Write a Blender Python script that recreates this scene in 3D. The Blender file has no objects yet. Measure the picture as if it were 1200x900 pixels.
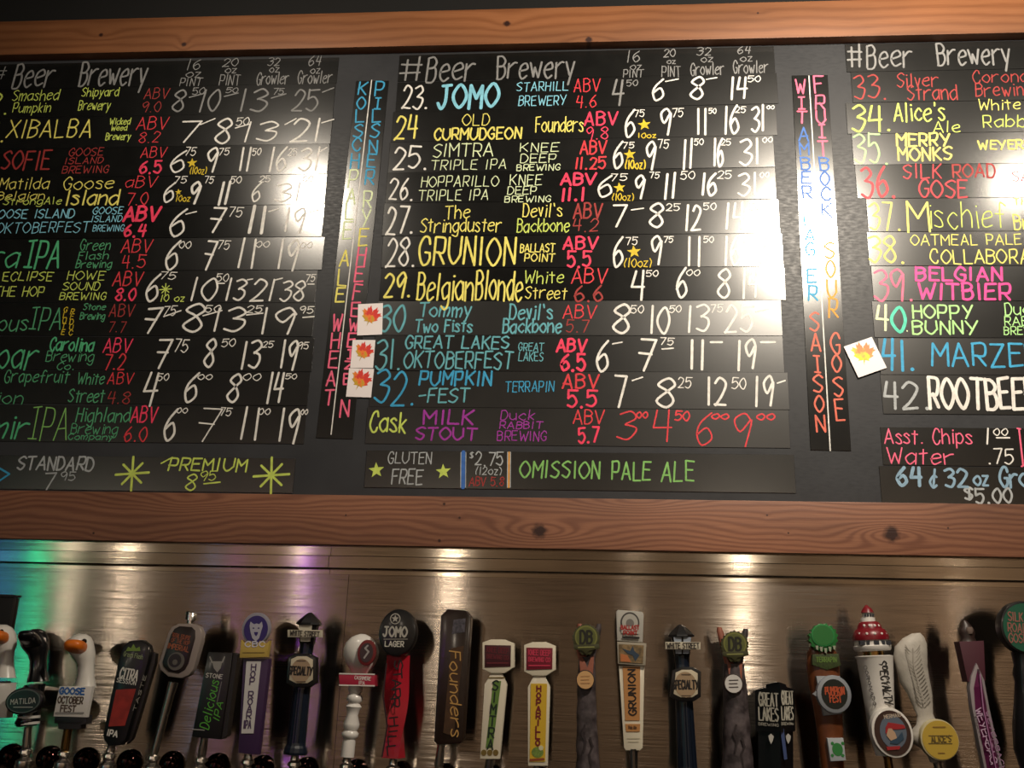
import bpy, bmesh, math, random
from mathutils import Vector, Matrix
R = math.radians
S = bpy.context.scene
col = S.collection

# ------------------------------------------------------------------ camera
FPX = 1100.0                      # focal length in pixels of the 1200x900 frame
YAW, PITCH, ROLL = R(-5.34), R(16.54), R(1.98)
CAM = Vector((0.0, -2.15, 1.50))
_f = Vector((math.sin(YAW)*math.cos(PITCH), math.cos(YAW)*math.cos(PITCH), math.sin(PITCH)))
_r0 = Vector((math.cos(YAW), -math.sin(YAW), 0)); _u0 = _r0.cross(_f)
_r = _r0*math.cos(ROLL) + _u0*math.sin(ROLL)
_u = -_r0*math.sin(ROLL) + _u0*math.cos(ROLL)
cd = bpy.data.cameras.new('camera'); cam = bpy.data.objects.new('camera', cd); col.objects.link(cam)
cd.sensor_fit = 'HORIZONTAL'; cd.sensor_width = 36.0; cd.lens = 36.0*FPX/1200.0; cd.clip_start = 0.05
cam.matrix_world = Matrix(((_r.x, _u.x, -_f.x, CAM.x), (_r.y, _u.y, -_f.y, CAM.y), (_r.z, _u.z, -_f.z, CAM.z), (0, 0, 0, 1)))
S.camera = cam

def at(x, y, Y=0.0):
    """point of the vertical plane Y seen at photograph pixel (x, y)"""
    d = _r*((x-600)/FPX) - _u*((y-450)/FPX) + _f
    return CAM + d*((Y-CAM.y)/d.y)

# ------------------------------------------------------------------ world, exposure
S.view_settings.view_transform = 'Standard'; S.view_settings.look = 'None'
S.cycles.caustics_reflective = False
S.view_settings.exposure = 0.0; S.view_settings.gamma = 1.0; S.view_settings.use_curve_mapping = False
W = bpy.data.worlds.new('world'); S.world = W; W.use_nodes = True
W.node_tree.nodes['Background'].inputs[0].default_value = (0.9, 0.75, 0.6, 1)
W.node_tree.nodes['Background'].inputs[1].default_value = 0.02

# ------------------------------------------------------------------ materials
def lin(c):
    if isinstance(c, str):
        c = [int(c[i:i+2], 16)/255 for i in (0, 2, 4)]
        c = [v/12.92 if v <= 0.04045 else ((v+0.055)/1.055)**2.4 for v in c]
    return (c[0], c[1], c[2], 1.0)
_M = {}
def mat(name, c, rough=0.5, metal=0.0, spec=0.5, coat=0.0, emit=0.0, noise=0.0, nscale=40.0, bump=0.0, dark=None):
    if name in _M: return _M[name]
    m = bpy.data.materials.new(name); m.use_nodes = True; _M[name] = m
    nt = m.node_tree; b = nt.nodes['Principled BSDF']; c = lin(c)
    b.inputs['Base Color'].default_value = c; b.inputs['Roughness'].default_value = rough
    b.inputs['Metallic'].default_value = metal; b.inputs['Specular IOR Level'].default_value = spec
    b.inputs['Coat Weight'].default_value = coat; b.inputs['Coat Roughness'].default_value = 0.12
    if emit:
        b.inputs['Emission Color'].default_value = c; b.inputs['Emission Strength'].default_value = emit
    if noise or bump:
        g = nt.nodes.new('ShaderNodeNewGeometry'); n = nt.nodes.new('ShaderNodeTexNoise')
        n.inputs['Scale'].default_value = nscale; n.inputs['Detail'].default_value = 4
        nt.links.new(g.outputs['Position'], n.inputs['Vector'])
        if noise:
            r = nt.nodes.new('ShaderNodeMapRange'); r.inputs[1].default_value = .35; r.inputs[2].default_value = .7
            nt.links.new(n.outputs['Fac'], r.inputs[0])
            x = nt.nodes.new('ShaderNodeMix'); x.data_type = 'RGBA'
            d = lin(dark) if dark else tuple(v*(1-noise) for v in c[:3])+(1,)
            x.inputs[6].default_value = d; x.inputs[7].default_value = c
            nt.links.new(r.outputs[0], x.inputs[0]); nt.links.new(x.outputs[2], b.inputs['Base Color'])
        if bump:
            bp = nt.nodes.new('ShaderNodeBump'); bp.inputs['Strength'].default_value = bump; bp.inputs['Distance'].default_value = .002
            nt.links.new(n.outputs['Fac'], bp.inputs['Height']); nt.links.new(bp.outputs['Normal'], b.inputs['Normal'])
    return m

def wood(name, light, mid, darkc, ringf, warp, knots, rough=0.5):
    """long-grained pine board in world X/Z: growth rings bend round the knots"""
    m = bpy.data.materials.new(name); m.use_nodes = True; nt = m.node_tree; N = nt.nodes; L = nt.links
    b = N['Principled BSDF']; b.inputs['Roughness'].default_value = rough
    geo = N.new('ShaderNodeNewGeometry'); sep = N.new('ShaderNodeSeparateXYZ'); L.new(geo.outputs['Position'], sep.inputs[0])
    def mth(op, a, c=None, d=None):
        n = N.new('ShaderNodeMath'); n.operation = op
        for i, v in enumerate((a, c, d)):
            if v is None: continue
            if isinstance(v, (int, float)): n.inputs[i].default_value = v
            else: L.new(v, n.inputs[i])
        return n.outputs[0]
    def noise(sx, sy, sz, detail=3, rg=.55):
        mp = N.new('ShaderNodeMapping'); mp.inputs['Scale'].default_value = (sx, sy, sz); L.new(geo.outputs['Position'], mp.inputs[0])
        n = N.new('ShaderNodeTexNoise'); n.inputs['Scale'].default_value = 1; n.inputs['Detail'].default_value = detail
        n.inputs['Roughness'].default_value = rg; L.new(mp.outputs[0], n.inputs[0]); return n.outputs['Fac']
    v = mth('ADD', sep.outputs[2], mth('MULTIPLY', sep.outputs[1], .8))
    v = mth('ADD', v, mth('MULTIPLY', noise(3.2, 6, 9, 1.5), warp))
    kd = None
    for (kx, kz, sx, sz, amp, rad) in knots:
        dx = mth('DIVIDE', mth('SUBTRACT', sep.outputs[0], kx), sx); dz = mth('DIVIDE', mth('SUBTRACT', sep.outputs[2], kz), sz)
        q = mth('ADD', mth('MULTIPLY', dx, dx), mth('MULTIPLY', dz, dz))
        v = mth('ADD', v, mth('MULTIPLY', mth('POWER', 2.718, mth('MULTIPLY', q, -1)), amp))
        if rad:
            ex = mth('SUBTRACT', sep.outputs[0], kx); ez = mth('SUBTRACT', sep.outputs[2], kz)
            dd = mth('SQRT', mth('ADD', mth('MULTIPLY', ex, ex), mth('MULTIPLY', ez, ez)))
            dd = mth('ADD', dd, mth('MULTIPLY', mth('SUBTRACT', noise(90, 90, 90, 2), .5), rad*.9))
            r = N.new('ShaderNodeMapRange'); r.inputs[1].default_value = rad*.6; r.inputs[2].default_value = rad*1.25
            r.inputs[3].default_value = 1; r.inputs[4].default_value = 0; L.new(dd, r.inputs[0])
            kd = r.outputs[0] if kd is None else mth('MAXIMUM', kd, r.outputs[0])
    s = mth('SINE', mth('MULTIPLY', v, ringf*6.283))
    s = mth('MULTIPLY_ADD', s, .5, .5); s = mth('POWER', s, 1.7)
    fine = noise(12, 300, 420, 4, .7)
    t = mth('ADD', mth('MULTIPLY', s, .32), mth('MULTIPLY', mth('SUBTRACT', fine, .2), .7))
    cr = N.new('ShaderNodeValToRGB'); L.new(t, cr.inputs[0])
    e = cr.color_ramp.elements; e[0].position = .1; e[0].color = lin(light); e[1].position = .9; e[1].color = lin(darkc)
    k = e.new(.45); k.color = lin(mid)
    big = noise(1.6, 4, 5, 2)
    mx = N.new('ShaderNodeMix'); mx.data_type = 'RGBA'; mx.blend_type = 'MULTIPLY'; mx.inputs[0].default_value = 1
    L.new(cr.outputs[0], mx.inputs[6])
    g2 = N.new('ShaderNodeMapRange'); g2.inputs[1].default_value = .3; g2.inputs[2].default_value = .7; g2.inputs[3].default_value = .62; g2.inputs[4].default_value = 1.15
    L.new(big, g2.inputs[0]); L.new(g2.outputs[0], mx.inputs[7])
    out = mx.outputs[2]
    if kd is not None:
        m2 = N.new('ShaderNodeMix'); m2.data_type = 'RGBA'; L.new(kd, m2.inputs[0]); L.new(out, m2.inputs[6]); m2.inputs[7].default_value = lin('2e140d'); out = m2.outputs[2]
    L.new(out, b.inputs['Base Color'])
    bp = N.new('ShaderNodeBump'); bp.inputs['Strength'].default_value = .25; bp.inputs['Distance'].default_value = .001
    L.new(t, bp.inputs['Height']); L.new(bp.outputs[0], b.inputs['Normal'])
    return m

def steel(name, c, rough, aniso=.85, rot=0.0, brush=1.0):
    """horizontally brushed sheet steel: reflections smear upright"""
    m = bpy.data.materials.new(name); m.use_nodes = True; nt = m.node_tree; N = nt.nodes; L = nt.links
    b = N['Principled BSDF']; b.inputs['Metallic'].default_value = 1; b.inputs['Anisotropic'].default_value = aniso
    b.inputs['Anisotropic Rotation'].default_value = rot
    geo = N.new('ShaderNodeNewGeometry')
    def noise(sx, sz, d):
        mp = N.new('ShaderNodeMapping'); mp.inputs['Scale'].default_value = (sx, 30, sz); L.new(geo.outputs['Position'], mp.inputs[0])
        n = N.new('ShaderNodeTexNoise'); n.inputs['Scale'].default_value = 1; n.inputs['Detail'].default_value = d; L.new(mp.outputs[0], n.inputs[0]); return n.outputs['Fac']
    n1 = noise(14, 900, 3); n2 = noise(3, 5, 3)
    r = N.new('ShaderNodeMapRange'); r.inputs[1].default_value = .3; r.inputs[2].default_value = .7; r.inputs[3].default_value = rough*.8; r.inputs[4].default_value = rough*1.25
    L.new(n2, r.inputs[0]); L.new(r.outputs[0], b.inputs['Roughness'])
    x = N.new('ShaderNodeMix'); x.data_type = 'RGBA'; cc = lin(c); x.inputs[6].default_value = tuple(v*.8 for v in cc[:3])+(1,); x.inputs[7].default_value = tuple(min(1, v*1.1) for v in cc[:3])+(1,)
    L.new(n1, x.inputs[0]); L.new(x.outputs[2], b.inputs['Base Color'])
    # the brushing itself: fine horizontal scratches tip the surface up and down, never sideways
    wn = noise(5, 2800, 2); q = N.new('ShaderNodeMath'); q.operation = 'MULTIPLY_ADD'; L.new(wn, q.inputs[0]); q.inputs[1].default_value = brush; q.inputs[2].default_value = -brush/2
    cz = N.new('ShaderNodeCombineXYZ'); L.new(q.outputs[0], cz.inputs[2])
    ad = N.new('ShaderNodeVectorMath'); ad.operation = 'ADD'; L.new(geo.outputs['Normal'], ad.inputs[0]); L.new(cz.outputs[0], ad.inputs[1])
    nm = N.new('ShaderNodeVectorMath'); nm.operation = 'NORMALIZE'; L.new(ad.outputs[0], nm.inputs[0]); L.new(nm.outputs[0], b.inputs['Normal'])
    t = N.new('ShaderNodeCombineXYZ'); t.inputs[2].default_value = 1.0; L.new(t.outputs[0], b.inputs['Tangent'])
    return m

# ------------------------------------------------------------------ object helpers
def link(name, me, m=None, parent=None, smooth=False):
    o = bpy.data.objects.new(name, me); col.objects.link(o)
    if m is not None: me.materials.append(m)
    if smooth:
        for p in me.polygons: p.use_smooth = True
    if parent is not None: o.parent = parent
    return o
def tag(o, label=None, cat=None, group=None, kind=None):
    if label: o['label'] = label
    if cat: o['category'] = cat
    if group: o['group'] = group
    if kind: o['kind'] = kind
    return o
def thing(name, label, cat, loc=(0, 0, 0), rot=(0, 0, 0), group=None):
    o = bpy.data.objects.new(name, None); col.objects.link(o); o.location = loc; o.rotation_euler = rot; o.empty_display_size = .05
    return tag(o, label, cat, group)
def pydata(name, V, F, m, parent=None, smooth=False):
    me = bpy.data.meshes.new(name); me.from_pydata([tuple(v) for v in V], [], F); me.update()
    return link(name, me, m, parent, smooth)
def from_bm(name, bm, m, parent=None, smooth=False, auto=None):
    me = bpy.data.meshes.new(name); bm.to_mesh(me); bm.free()
    o = link(name, me, m, parent, smooth)
    if auto is not None:
        for p in me.polygons: p.use_smooth = True
        me.set_sharp_from_angle(angle=R(auto))
    return o
def box(name, x0, x1, y0, y1, z0, z1, m, parent=None, bev=0.0, seg=2):
    bm = bmesh.new(); bmesh.ops.create_cube(bm, size=1)
    for v in bm.verts: v.co = Vector(((x0+x1)/2+v.co.x*(x1-x0), (y0+y1)/2+v.co.y*(y1-y0), (z0+z1)/2+v.co.z*(z1-z0)))
    if bev: bmesh.ops.bevel(bm, geom=bm.edges[:], offset=bev, segments=seg, affect='EDGES', profile=.7)
    uv = bm.loops.layers.uv.new('UVMap')
    for f in bm.faces:
        for l in f.loops: l[uv].uv = (l.vert.co.x, l.vert.co.z + l.vert.co.y*.01)
    return from_bm(name, bm, m, parent, auto=35 if bev else None)
def extrude(name, pts, y0, y1, m, parent=None, bev=0.0, auto=35):
    """outline in x,z pulled from y0 (front) to y1 (back)"""
    bm = bmesh.new(); fv = [bm.verts.new((p[0], y0, p[1])) for p in pts]; f = bm.faces.new(fv)
    r = bmesh.ops.extrude_face_region(bm, geom=[f])
    for v in [g for g in r['geom'] if isinstance(g, bmesh.types.BMVert)]: v.co.y = y1
    bmesh.ops.recalc_face_normals(bm, faces=bm.faces[:])
    if bev:
        ed = [e for e in bm.edges if abs(e.verts[0].co.y-e.verts[1].co.y) < 1e-7 and abs(e.verts[0].co.y-y0) < 1e-7]
        bmesh.ops.bevel(bm, geom=ed, offset=bev, segments=2, affect='EDGES', profile=.6)
    return from_bm(name, bm, m, parent, auto=auto)
def lathe(name, prof, m, parent=None, cx=0, cy=0, n=24, flat=False, sy=1.0, axis='z', cz=0.0, auto=40):
    """prof [(radius, height)] spun about an upright line (or a line along y)"""
    V = []; F = []
    for (r, h) in prof:
        for k in range(n):
            a = 2*math.pi*(k+.5)/n
            if axis == 'z': V.append((cx+r*math.cos(a), cy+r*math.sin(a)*sy, h+cz))
            else: V.append((cx+r*math.cos(a), cy+h, cz+r*math.sin(a)*sy))
    for i in range(len(prof)-1):
        for k in range(n): F.append((i*n+k, i*n+(k+1) % n, (i+1)*n+(k+1) % n, (i+1)*n+k))
    F.append(tuple(range(n))[::-1]); F.append(tuple((len(prof)-1)*n+k for k in range(n)))
    bm = bmesh.new(); me = bpy.data.meshes.new('t'); me.from_pydata(V, [], F); bm.from_mesh(me); bpy.data.meshes.remove(me)
    bmesh.ops.recalc_face_normals(bm, faces=bm.faces[:])
    return from_bm(name, bm, m, parent, auto=0 if flat else auto)
def loft(name, secs, m, parent=None, auto=50, close=True):
    """secs: list of rings, each a list of 3D points"""
    n = len(secs[0]); V = [p for s in secs for p in s]; F = []
    for i in range(len(secs)-1):
        for k in range(n): F.append((i*n+k, i*n+(k+1) % n, (i+1)*n+(k+1) % n, (i+1)*n+k))
    if close: F.append(tuple(range(n))[::-1]); F.append(tuple((len(secs)-1)*n+k for k in range(n)))
    bm = bmesh.new(); me = bpy.data.meshes.new('t'); me.from_pydata([tuple(v) for v in V], [], F); bm.from_mesh(me); bpy.data.meshes.remove(me)
    bmesh.ops.recalc_face_normals(bm, faces=bm.faces[:])
    return from_bm(name, bm, m, parent, auto=auto)
def ell(rx, rz, cx=0, cz=0, n=32, pw=2.0):
    o = []
    for k in range(n):
        a = 2*math.pi*k/n; c, s = math.cos(a), math.sin(a)
        o.append((cx+rx*math.copysign(abs(c)**(2/pw), c), cz+rz*math.copysign(abs(s)**(2/pw), s)))
    return o

# ------------------------------------------------------------------ hand lettering (stroke alphabet, 9 units tall)
G = {
'A': '003960 1353', 'B': '0009 ~0939573505 ~0545523000', 'C': '~5749290603204052', 'D': '0009 ~093956533000', 'E': '59090050 0545',
'F': '590900 0545', 'G': '~5749290603204052 345452', 'H': '0900 5950 0555', 'I': '1910', '|': '0949 2920 0040', 'J': '~49432002 2969',
'K': '0900 5904 1550', 'L': '090050', 'M': '0009346960', 'N': '00095059', 'O': '~39060330636639', 'P': '0009 ~0949574404',
'Q': '~39060330636639 4260', 'R': '0009 ~0949574404 2450', 'S': '~58390725533001', 'T': '0969 3930', 'U': '~09033063 6963', 'V': '093069',
'W': '0920466089', 'X': '0960 6900', 'Y': '0934 6920', 'Z': '09590050',
'a': '~553604022052 5650', 'b': '0900 ~0436533001', 'c': '~5536033051', 'd': '~553604022052 5950', 'e': '~03544615022051',
'f': '~58392720 0545', 'g': '~553604022052 ~565c3a0b', 'h': '0900 ~04365450', 'i': '1610 1818', 'j': '~262c1a0b', 'k': '0900 4602 1340',
'l': '1910', 'm': '0600 ~04263430 ~34667460', 'n': '0600 ~04365450', 'o': '~36040230525436', 'p': '060a ~0536533001', 'q': '~553604022052 565a',
'r': '0600 ~043656', 's': '~45260533412001', 't': '2820 0646', 'u': '~06022052 5650', 'v': '062046', 'w': '0620345076', 'x': '0650 5600',
'y': '0621 561a', 'z': '06460040',
'0': '~39060330535639', '1': '1910', '2': '~0729573300 0050', '3': '~08395725 ~2554523001', '4': '190454 4940', '5': '5909 0905 ~0536533001',
'6': '~49160320523503', '7': '095920', '8': '~573907355230023557', '9': '~573907245740', '.': '1010', ',': '111a', "'": '1917', '-': '0444',
'$': '~58390725533001 3930', '&': '~45260320413 2820', '(': '~29160310', ')': '~09262310', '#': '2820 5950 0666 0363', '/': '006', '*': '3830 0852 5802', ' ': '',
}
G['&'] = '~4526032041 3920'; G['/'] = '0049'; G['\u00a2'] = G['&']
YC = {**{str(i): i for i in range(10)}, 'a': -3, 'b': -2, 'c': -1}
def glyph(ch, rng, jit, cross7=False):
    out = []; w = 0
    s = G.get(ch, '')
    if ch == '7' and cross7: s += ' 0545'
    for st in s.split():
        sm = st[0] == '~'; st = st.lstrip('~')
        p = [(int(st[i]), YC[st[i+1]]) for i in range(0, len(st)-1, 2)]
        w = max([w]+[q[0] for q in p])
        if len(p) > 1 and p[0] != p[-1]: p = [(q[0]+rng.uniform(-jit, jit), q[1]+rng.uniform(-jit, jit)) for q in p]
        if sm and len(p) > 2:
            closed = p[0] == p[-1]; q = []
            for i in range(len(p)-1):
                p0 = p[i-1] if i else (p[-2] if closed else p[0]); p1 = p[i]; p2 = p[i+1]; p3 = p[i+2] if i+2 < len(p) else (p[1] if closed else p[-1])
                for k in range(4):
                    t = k/4
                    q.append(tuple(.5*(2*p1[a]+(p2[a]-p0[a])*t+(2*p0[a]-5*p1[a]+4*p2[a]-p3[a])*t*t+(3*p1[a]-p0[a]-3*p2[a]+p3[a])*t**3) for a in (0, 1)))
            q.append(p[-1]); p = q
        out.append(p)
    if ch == ' ': w = 3
    if ch in '1Il.\'' : w = 2
    return out, w
_lay = [0]
def ribbon(V, F, line, hw, y0):
    """a drawn stroke: mitred band with round ends, each piece a hair above the one before"""
    def lay():
        _lay[0] = (_lay[0]+1) % 20; return y0-_lay[0]*1.6e-5
    def dab(p, r):
        y = lay(); b = len(V)
        for j in range(12):
            t = 2*math.pi*j/12; V.append((p[0]+r*math.cos(t), y, p[1]+r*math.sin(t)))
        F.append(tuple(range(b, b+12)))
    q = [line[0]]
    for p in line[1:]:
        if math.hypot(p[0]-q[-1][0], p[1]-q[-1][1]) > hw*.12: q.append(p)
    if len(q) == 1: return dab(q[0], hw*1.35)
    seg = []
    for i in range(len(q)-1):
        dx, dz = q[i+1][0]-q[i][0], q[i+1][1]-q[i][1]; L = math.hypot(dx, dz); seg.append((dx/L, dz/L))
    runs = [[0]]
    for i in range(1, len(seg)):
        if seg[i][0]*seg[i-1][0]+seg[i][1]*seg[i-1][1] < .55: runs.append([i])
        else: runs[-1].append(i)
    dab(q[0], hw)
    for r in runs:
        y = lay(); b = len(V)
        for k in range(r[0], r[-1]+2):
            s0 = seg[max(k-1, r[0])]; s1 = seg[min(k, r[-1])]; tx, tz = s0[0]+s1[0], s0[1]+s1[1]; L = math.hypot(tx, tz); tx, tz = tx/L, tz/L
            m = hw/max(.75, tx*s1[0]+tz*s1[1]); V.append((q[k][0]-tz*m, y, q[k][1]+tx*m)); V.append((q[k][0]+tz*m, y, q[k][1]-tx*m))
        for k in range(len(r)): F.append((b+2*k, b+2*k+1, b+2*k+3, b+2*k+2))
        dab(q[r[-1]+1], hw)
def lettering(name, text, x0, z0, w, h, hw, m, parent, y, seed=0, jit=.28, slant=.0, cross7=False, vertical=False):
    """text in the x,z plane of the parent, box x0..x0+w, baseline z0, capital height h"""
    rng = random.Random(sum(map(ord, text))*7+seed*31); V = []; F = []; pen = 0; lines = []
    for ch in text:
        g, gw = glyph(ch, rng, jit, cross7); dy = rng.uniform(-.35, .35)*(jit > .1); sh = slant+rng.uniform(-.05, .05)*(jit > .1)
        for l in g: lines.append([(pen+px+sh*pz, pz+dy) for (px, pz) in l])
        pen += gw+2.1
    xs = [p[0] for l in lines for p in l]
    if not xs: return None
    a, b = min(xs), max(xs); u = h/9.0
    sx = (w-2*hw)/(b-a) if b-a > .6 else u
    for l in lines:
        q = [(x0+hw+(px-a)*sx if b-a > .6 else x0+w/2+(px-(a+b)/2)*sx, z0+pz*u) for (px, pz) in l]
        if vertical: q = [(x0-(pz-z0), z0+(px-x0)) for (px, pz) in q]
        ribbon(V, F, q, hw, y)
    return pydata(name, V, F, m, parent)
def star(V, F, cx, cz, r, y, rot=0.0, n=5, inner=.42):
    b = len(V); V.append((cx, y, cz))
    for k in range(2*n):
        a = math.pi/2+rot+math.pi*k/n; q = r if k % 2 == 0 else r*inner; V.append((cx+q*math.cos(a), y, cz+q*math.sin(a)))
    for k in range(2*n): F.append((b, b+1+k, b+1+(k+1) % (2*n)))

# ------------------------------------------------------------------ lamps
def can_lamp(px, py, rz, power, size, label, colr=(1, .88, .72), spread=150, board=True, up=0.0):
    """black ceiling can whose mirror image falls at photo pixel (px, py) of the board wall; hangs at height rz"""
    P = at(px, py, 0); d = (P-CAM).normalized(); r = Vector((d.x, -d.y, d.z)); t = (rz-P.z)/r.z; L = P+r*t
    return can_at(L, power, size, label, colr, spread, P)
def can_at(L, power, size, label, colr=(1, .88, .72), spread=150, aim=None):
    t = thing('ceiling_lamp', label, 'lamp', L, group=None)
    aim = aim or Vector((L.x, 0, 2.0)); q = (aim-L).to_track_quat('-Z', 'Y'); t.rotation_euler = q.to_euler()
    m = mat('lamp_black', '101010', .5)
    s = size/2
    lathe('lamp_housing', [(s*1.15, -.005), (s*1.2, 0), (s*1.15, .10), (s*.7, .16), (.015, .17)], m, t, n=20)
    ld = bpy.data.lights.new('bulb', 'AREA'); ld.shape = 'DISK'; ld.size = size; ld.energy = power; ld.color = colr; ld.spread = R(spread)
    lo = bpy.data.objects.new('bulb', ld); col.objects.link(lo); lo.parent = t; lo.location = (0, 0, -.012)
    rod_len = 3.62-L.z
    rod = lathe('rod', [(.008, .0), (.008, rod_len)], m, None, n=8); rod.parent = t
    rod.matrix_parent_inverse = Matrix.Identity(4)
    rod.rotation_euler = q.inverted().to_euler(); rod.location = (0, 0, .12)
    return t
def neon(px, py, L_, c, stren, label, Y=-5.12, w=.012):
    """upright coloured tube on the far wall, seen only as a streak in the brushed steel"""
    Pn = at(px, py, 0); d = Pn-CAM; r = Vector((d.x, -d.y, d.z)); p = Pn+r*((Y-Pn.y)/r.y)
    t = thing('neon_tube', label, 'neon light', p)
    lathe('tube', [(w, -L_/2), (w, L_/2)], mat('neon_'+c, c, .4, emit=stren), t, n=12)
    for s in (-1, 1): lathe('end_cap', [(w*1.3, s*L_/2-.02), (w*1.3, s*L_/2+.02)], mat('lamp_black', '101010', .5), t, n=12)
    box('wall_bracket', -.015, .015, Y*0-.075, 0, -.02, .02, mat('lamp_black', '101010', .5), t)

def pendant(px, power, label, Y=-4.3, size=.07):
    """small bare-bulb pendant behind the viewer, mirrored as an upright streak in the steel"""
    Pn = at(px, 648, 0); d = Pn-CAM; r = Vector((d.x, -d.y, d.z)); p = Pn+r*((Y-Pn.y)/r.y)
    can_at(p, power, size, label, (1, .85, .66), 170, Vector((Pn.x, 0, 1.6)))
def blue_screen(px, py, w, h, stren, label, Y=-5.1):
    Pn = at(px, py, 0); d = Pn-CAM; r = Vector((d.x, -d.y, d.z)); p = Pn+r*((Y-Pn.y)/r.y)
    t = thing('bar_screen', label, 'screen', p)
    box('screen_frame', -w/2-.02, w/2+.02, -.09, 0, -h/2-.02, h/2+.02, mat('lamp_black', '101010', .5), t); box('screen_panel', -w/2, w/2, 0, .004, -h/2, h/2, mat('screen_blue', '4f93dc', .4, emit=stren), t)
can_lamp(372, 235, 3.15, 4.2, .14, 'black ceiling lamp over the left part of the bar')
can_lamp(942, 275, 3.15, 31, .18, 'black ceiling lamp over the middle of the bar')
can_lamp(1195, 215, 3.15, 2, .13, 'black ceiling lamp over the right part of the bar')
for i, (lx, lp) in enumerate(((-2.6, 26), (-.9, 15), (.7, 14), (2.6, 36))):  # added lamps: brighten the unseen wall so the steel mirrors something lighter
    can_at(Vector((lx, -3.7, 3.2)), lp, .12, ('leftmost', 'second', 'third', 'rightmost')[i]+' of the four added lamps brightening the wall behind the viewer for the steel', (1, .78, .56), 100, Vector((lx, -5.2, 1.3)))
for i, (px, pw, sz) in enumerate(((83, 1.0, .05), (150, 1.6, .14), (353, .8, .05), (530, 2.2, .16), (743, .22, .06), (868, 3.2, .10), (1120, .25, .08))):
    pendant(px, pw, ('first', 'second', 'third', 'fourth', 'fifth', 'sixth', 'seventh')[i]+' small pendant lamp behind the viewer, counted from the left', size=sz)
neon(30, 760, 1.3, '30e0a0', 12, 'green neon tube on the wall behind the viewer', w=.02)
neon(350, 760, 1.2, 'a040f0', 10, 'violet neon tube on the wall behind the viewer', w=.012)
neon(240, 760, .9, '6080b0', 4, 'dim grey-blue neon tube on the wall behind the viewer', w=.015)
neon(268, 760, .9, '9060a0', 2, 'dim mauve neon tube on the wall behind the viewer', w=.03)
blue_screen(-12, 760, .28, .9, 2.2, 'upright blue-lit screen on the wall behind the viewer')
# ------------------------------------------------------------------ the room
PAINT = mat('black_wall_paint', '0a0909', .85, noise=.25, nscale=6)
ROOMW = mat('warm_room_paint', '7c7064', .8, noise=.3, nscale=3)
tag(box('wall_back', -6, 6, .032, .18, 0, 3.7, PAINT), kind='structure')
tag(box('ceiling', -6, 6, -5.2, .18, 3.7, 3.8, mat('ceiling_paint', '0f0d0c', .8)), kind='structure')
tag(box('floor', -6, 6, -5.2, .18, -.1, 0, mat('dark_floor', '2a201a', .5, noise=.4, nscale=5)), kind='structure')
tag(box('wall_left', -6.1, -6, -5.2, .18, 0, 3.7, ROOMW), kind='structure')
tag(box('wall_right', 6, 6.1, -5.2, .18, 0, 3.7, ROOMW), kind='structure')
tag(box('wall_front', -6, 6, -5.3, -5.2, 0, 3.7, ROOMW), kind='structure')

# timber boards above and below the menu board, set from their measured edges
def beam(name, top, bot, yf, m, bevel=.002):
    a, b = at(*top[0], yf), at(*top[1], yf); c, d = at(*bot[0], yf), at(*bot[1], yf)
    ang = math.atan2((b.z-a.z+d.z-c.z)/2, b.x-a.x); h = ((a.z-c.z)+(b.z-d.z))/2; mid = (a+b+c+d)/4
    o = box(name, -2.4, 2.4, 0, .03-yf, -h/2, h/2, m, bev=bevel); o.location = (mid.x, yf, mid.z); o.rotation_euler = (0, -ang, 0)
    return tag(o, kind='structure'), mid, h
k1, k2, k3 = at(632, 622, -.04), at(1047, 625, -.04), at(530, 590, -.04)
WL = wood('pine_beam_lower', '94644a', '784c38', '5f3826', 78, .085,
    [(k1.x, k1.z, .09, .022, .05, .016), (k2.x, k2.z, .07, .02, -.045, .017), (at(730, 590, 0).x, at(730, 590, 0).z, .13, .02, .035, 0), (at(250, 590, 0).x, at(250, 590, 0).z, .2, .025, .04, 0),
     (k3.x-.02, k3.z, .012, .012, .004, .0035), (at(538, 606, -.04).x, at(538, 606, -.04).z, .01, .01, .003, .003), (at(514, 633, -.04).x, at(514, 633, -.04).z, .01, .01, .003, .0035),
     (at(900, 603, -.04).x, at(900, 603, -.04).z, .01, .01, .003, .0022), (at(925, 624, -.04).x, at(925, 624, -.04).z, .01, .01, .003, .0022), (at(1113, 618, -.04).x, at(1113, 618, -.04).z, .01, .01, .003, .0022),
     (at(107, 624, -.04).x, at(107, 624, -.04).z, .01, .01, .003, .003), (at(404, 603, -.04).x, at(404, 603, -.04).z, .01, .01, .003, .002)])
q1, q2, q3 = at(115, 37, -.045), at(213, 48, -.045), at(690, 42, -.045)
WU = wood('pine_beam_upper', '8e5c3a', '7e4e2e', '5e361c', 34, .04,
    [(q1.x, q1.z, .06, .02, .03, .006), (q2.x, q2.z, .02, .03, .03, .007), (q3.x, q3.z, .06, .02, -.03, .009), (at(595, 36, 0).x, at(595, 36, 0).z, .05, .03, .02, .009),
     (at(381, 22, 0).x, at(381, 22, 0).z, .03, .01, .01, .005), (at(886, 24, 0).x, at(886, 24, 0).z, .03, .01, .01, .003)])
trim1, m1, h1 = beam('trim_1', ((50, 25.5), (850, 2.5)), ((50, 62), (1150, 40)), -.03, WU)
trim2, m2, h2 = beam('trim_2', ((0, 573.5), (1200, 592)), ((0, 632), (1200, 652)), -.03, WL)

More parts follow.
